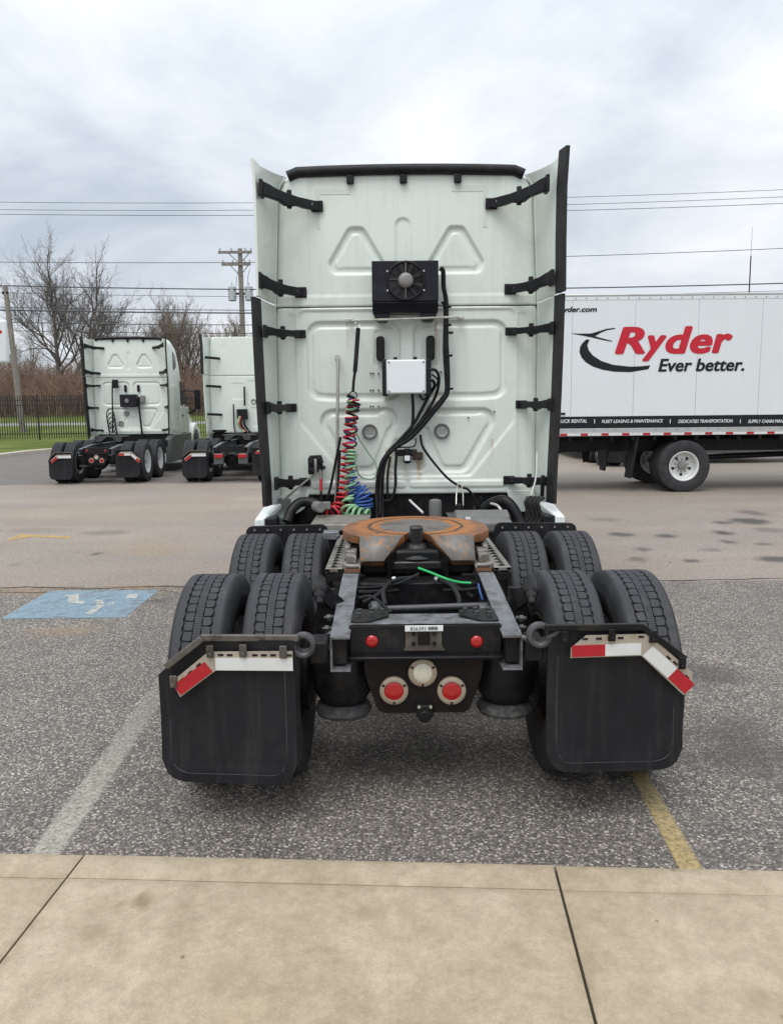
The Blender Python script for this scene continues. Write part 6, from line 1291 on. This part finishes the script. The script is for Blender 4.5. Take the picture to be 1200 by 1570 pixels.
# ================================================================== TREES AND BRUSH
def tree(name, label, u, v_base, v_top, Y, seed, spread=1.0, stems=1, m='bark_grey', lean=0.0, dens=1.0):
    b = at(u, v_base, Y); z0 = far_z(min(b.x, 4), Y); H_ = at(u, v_top, Y).z - z0; root = thing(name, label, 'tree', (b.x, Y, z0), 0, 'bare trees behind the fence'); rnd = random.Random(seed); tr, cr_ = MB(), MB(); lim = [0]
    def seg(mb, P, r0, r1, n): mb.tube(P, 1, n, 1, False, rad=lambda t: r0 + (r1 - r0) * t)
    def grow(p, d, ln, r, lev):
        n = 5 if lev < 2 else (4 if lev < 4 else 2); P = [p]; dd = d.copy(); wob = .10 + .05 * lev
        for k in range(n):
            dd = (dd + Vector((rnd.gauss(0, wob), rnd.gauss(0, wob), rnd.gauss(0, wob * .6) + (.10 if lev > 0 else .02)))).normalized(); P.append(P[-1] + dd * (ln / n))
        r1 = r * (.55 if lev < 2 else .4); seg(tr if lev == 0 else cr_, P, r, r1, (10, 7, 5, 4, 3, 3, 3)[lev])
        if lev >= 5: return
        cnt = int((8, 6, 5, 4, 3)[lev] * dens + rnd.random()); lo = (.38, .22, .18, .15, .1)[lev]
        for k in range(cnt):
            t = lo + (1 - lo) * (k + rnd.random()) / cnt; i = min(int(t * n), n - 1); q = P[i].lerp(P[i + 1], t * n - i); base = (P[i + 1] - P[i]).normalized(); a = rnd.uniform(0, 2 * pi) + k * 2.4; o = base.orthogonal().normalized(); o.rotate(Matrix.Rotation(a, 3, base)); ang = rnd.uniform(.45, .85) * (spread if lev == 0 else 1)
            nd = (base * cos(ang) + o * sin(ang)).normalized(); rr = (r + (r1 - r) * t) * rnd.uniform(.45, .68)
            grow(q, nd, ln * (rnd.uniform(.55, .8) if lev < 2 else rnd.uniform(.42, .66)) * (1.12 - .45 * t), max(rr, .0055), lev + 1)
        # leader keeps going
        if lev < 4: grow(P[-1], dd, ln * rnd.uniform(.5, .65), r1 * .9, lev + 1)
    for s in range(stems):
        a = 2 * pi * s / max(1, stems) + seed; k = .16 if stems > 1 else 0
        grow(Vector((.25 * k * cos(a), .25 * k * sin(a), -.2)), Vector((k * cos(a) + lean, k * sin(a), 1)).normalized(), H_ * .50, H_ * .019 * (1 if stems == 1 else .8), 0)
    tr.build('trunk', m, root); cr_.build('crown', m, root); return root
tree('bare_tree', 'tall wide bare tree with upswept limbs behind the leaning pole', 96, 600, 352, 58, 4, 1.1, 2, 'bark_grey', 0, 1.12)
tree('bare_tree', 'slim bare tree whose crown shows above the fence-side tractor roof', 236, 600, 418, 62, 8, .85, 1, 'bark_grey')
tree('bare_tree', 'brown bare tree rising in the gap between the two parked tractors', 283, 610, 440, 56, 13, .7, 2, 'bark_brown')
tree('bare_tree', 'thin bare tree just beside the upright utility pole', 352, 600, 462, 66, 21, .9, 1, 'bark_brown')
tree('bare_tree', 'bare tree with crown crossed by cables left of the slim tree', 192, 600, 432, 72, 33, .9, 1, 'bark_grey', 0, .8)
tree('bare_tree', 'small faint bare tree low beside the lot sign', 30, 605, 500, 76, 41, 1.0, 2, 'bark_brown', 0, .8)
def brush(name, n, x0, x1, y0, y1, h0, h1, m, seed, label):
    rnd = random.Random(seed); q = MB()
    for k in range(n):
        x = rnd.uniform(x0, x1); y = rnd.uniform(y0, y1); z = far_z(min(x, 4), y); h = rnd.uniform(h0, h1) * (.75 + .35 * sin(x * .35 + seed) * sin(x * .13)); l = Vector((rnd.gauss(0, .22), rnd.gauss(0, .15), 1)).normalized(); p = Vector((x, y, z - .1)); r = rnd.uniform(.014, .03)
        q.tube([p, p + l * h * .55 + Vector((rnd.gauss(0, .08), 0, 0)), p + l * h + Vector((rnd.gauss(0, .3), 0, 0))], r, 3, 1, False, rad=lambda t: r * (1 - .75 * t))
        for j in range(4):
            t = rnd.uniform(.3, .95); a = p + l * h * t; q.tube([a, a + Vector((rnd.gauss(0, .35), rnd.gauss(0, .25), rnd.uniform(.2, .8)))], r * .5, 3, 1, False)
    o = q.build(name, m, kind='stuff'); o['label'] = label; o['category'] = 'brush'
brush('scrub', 7500, -40, 12, 53, 62, 2.2, 4.6, 'brush_brown', 5, 'dense reddish brown leafless scrub behind the fence')
brush('scrub', 1600, -34, 6, 64, 72, 4.5, 7.0, 'brush_ochre', 9, 'taller pale ochre thicket behind the brown scrub')
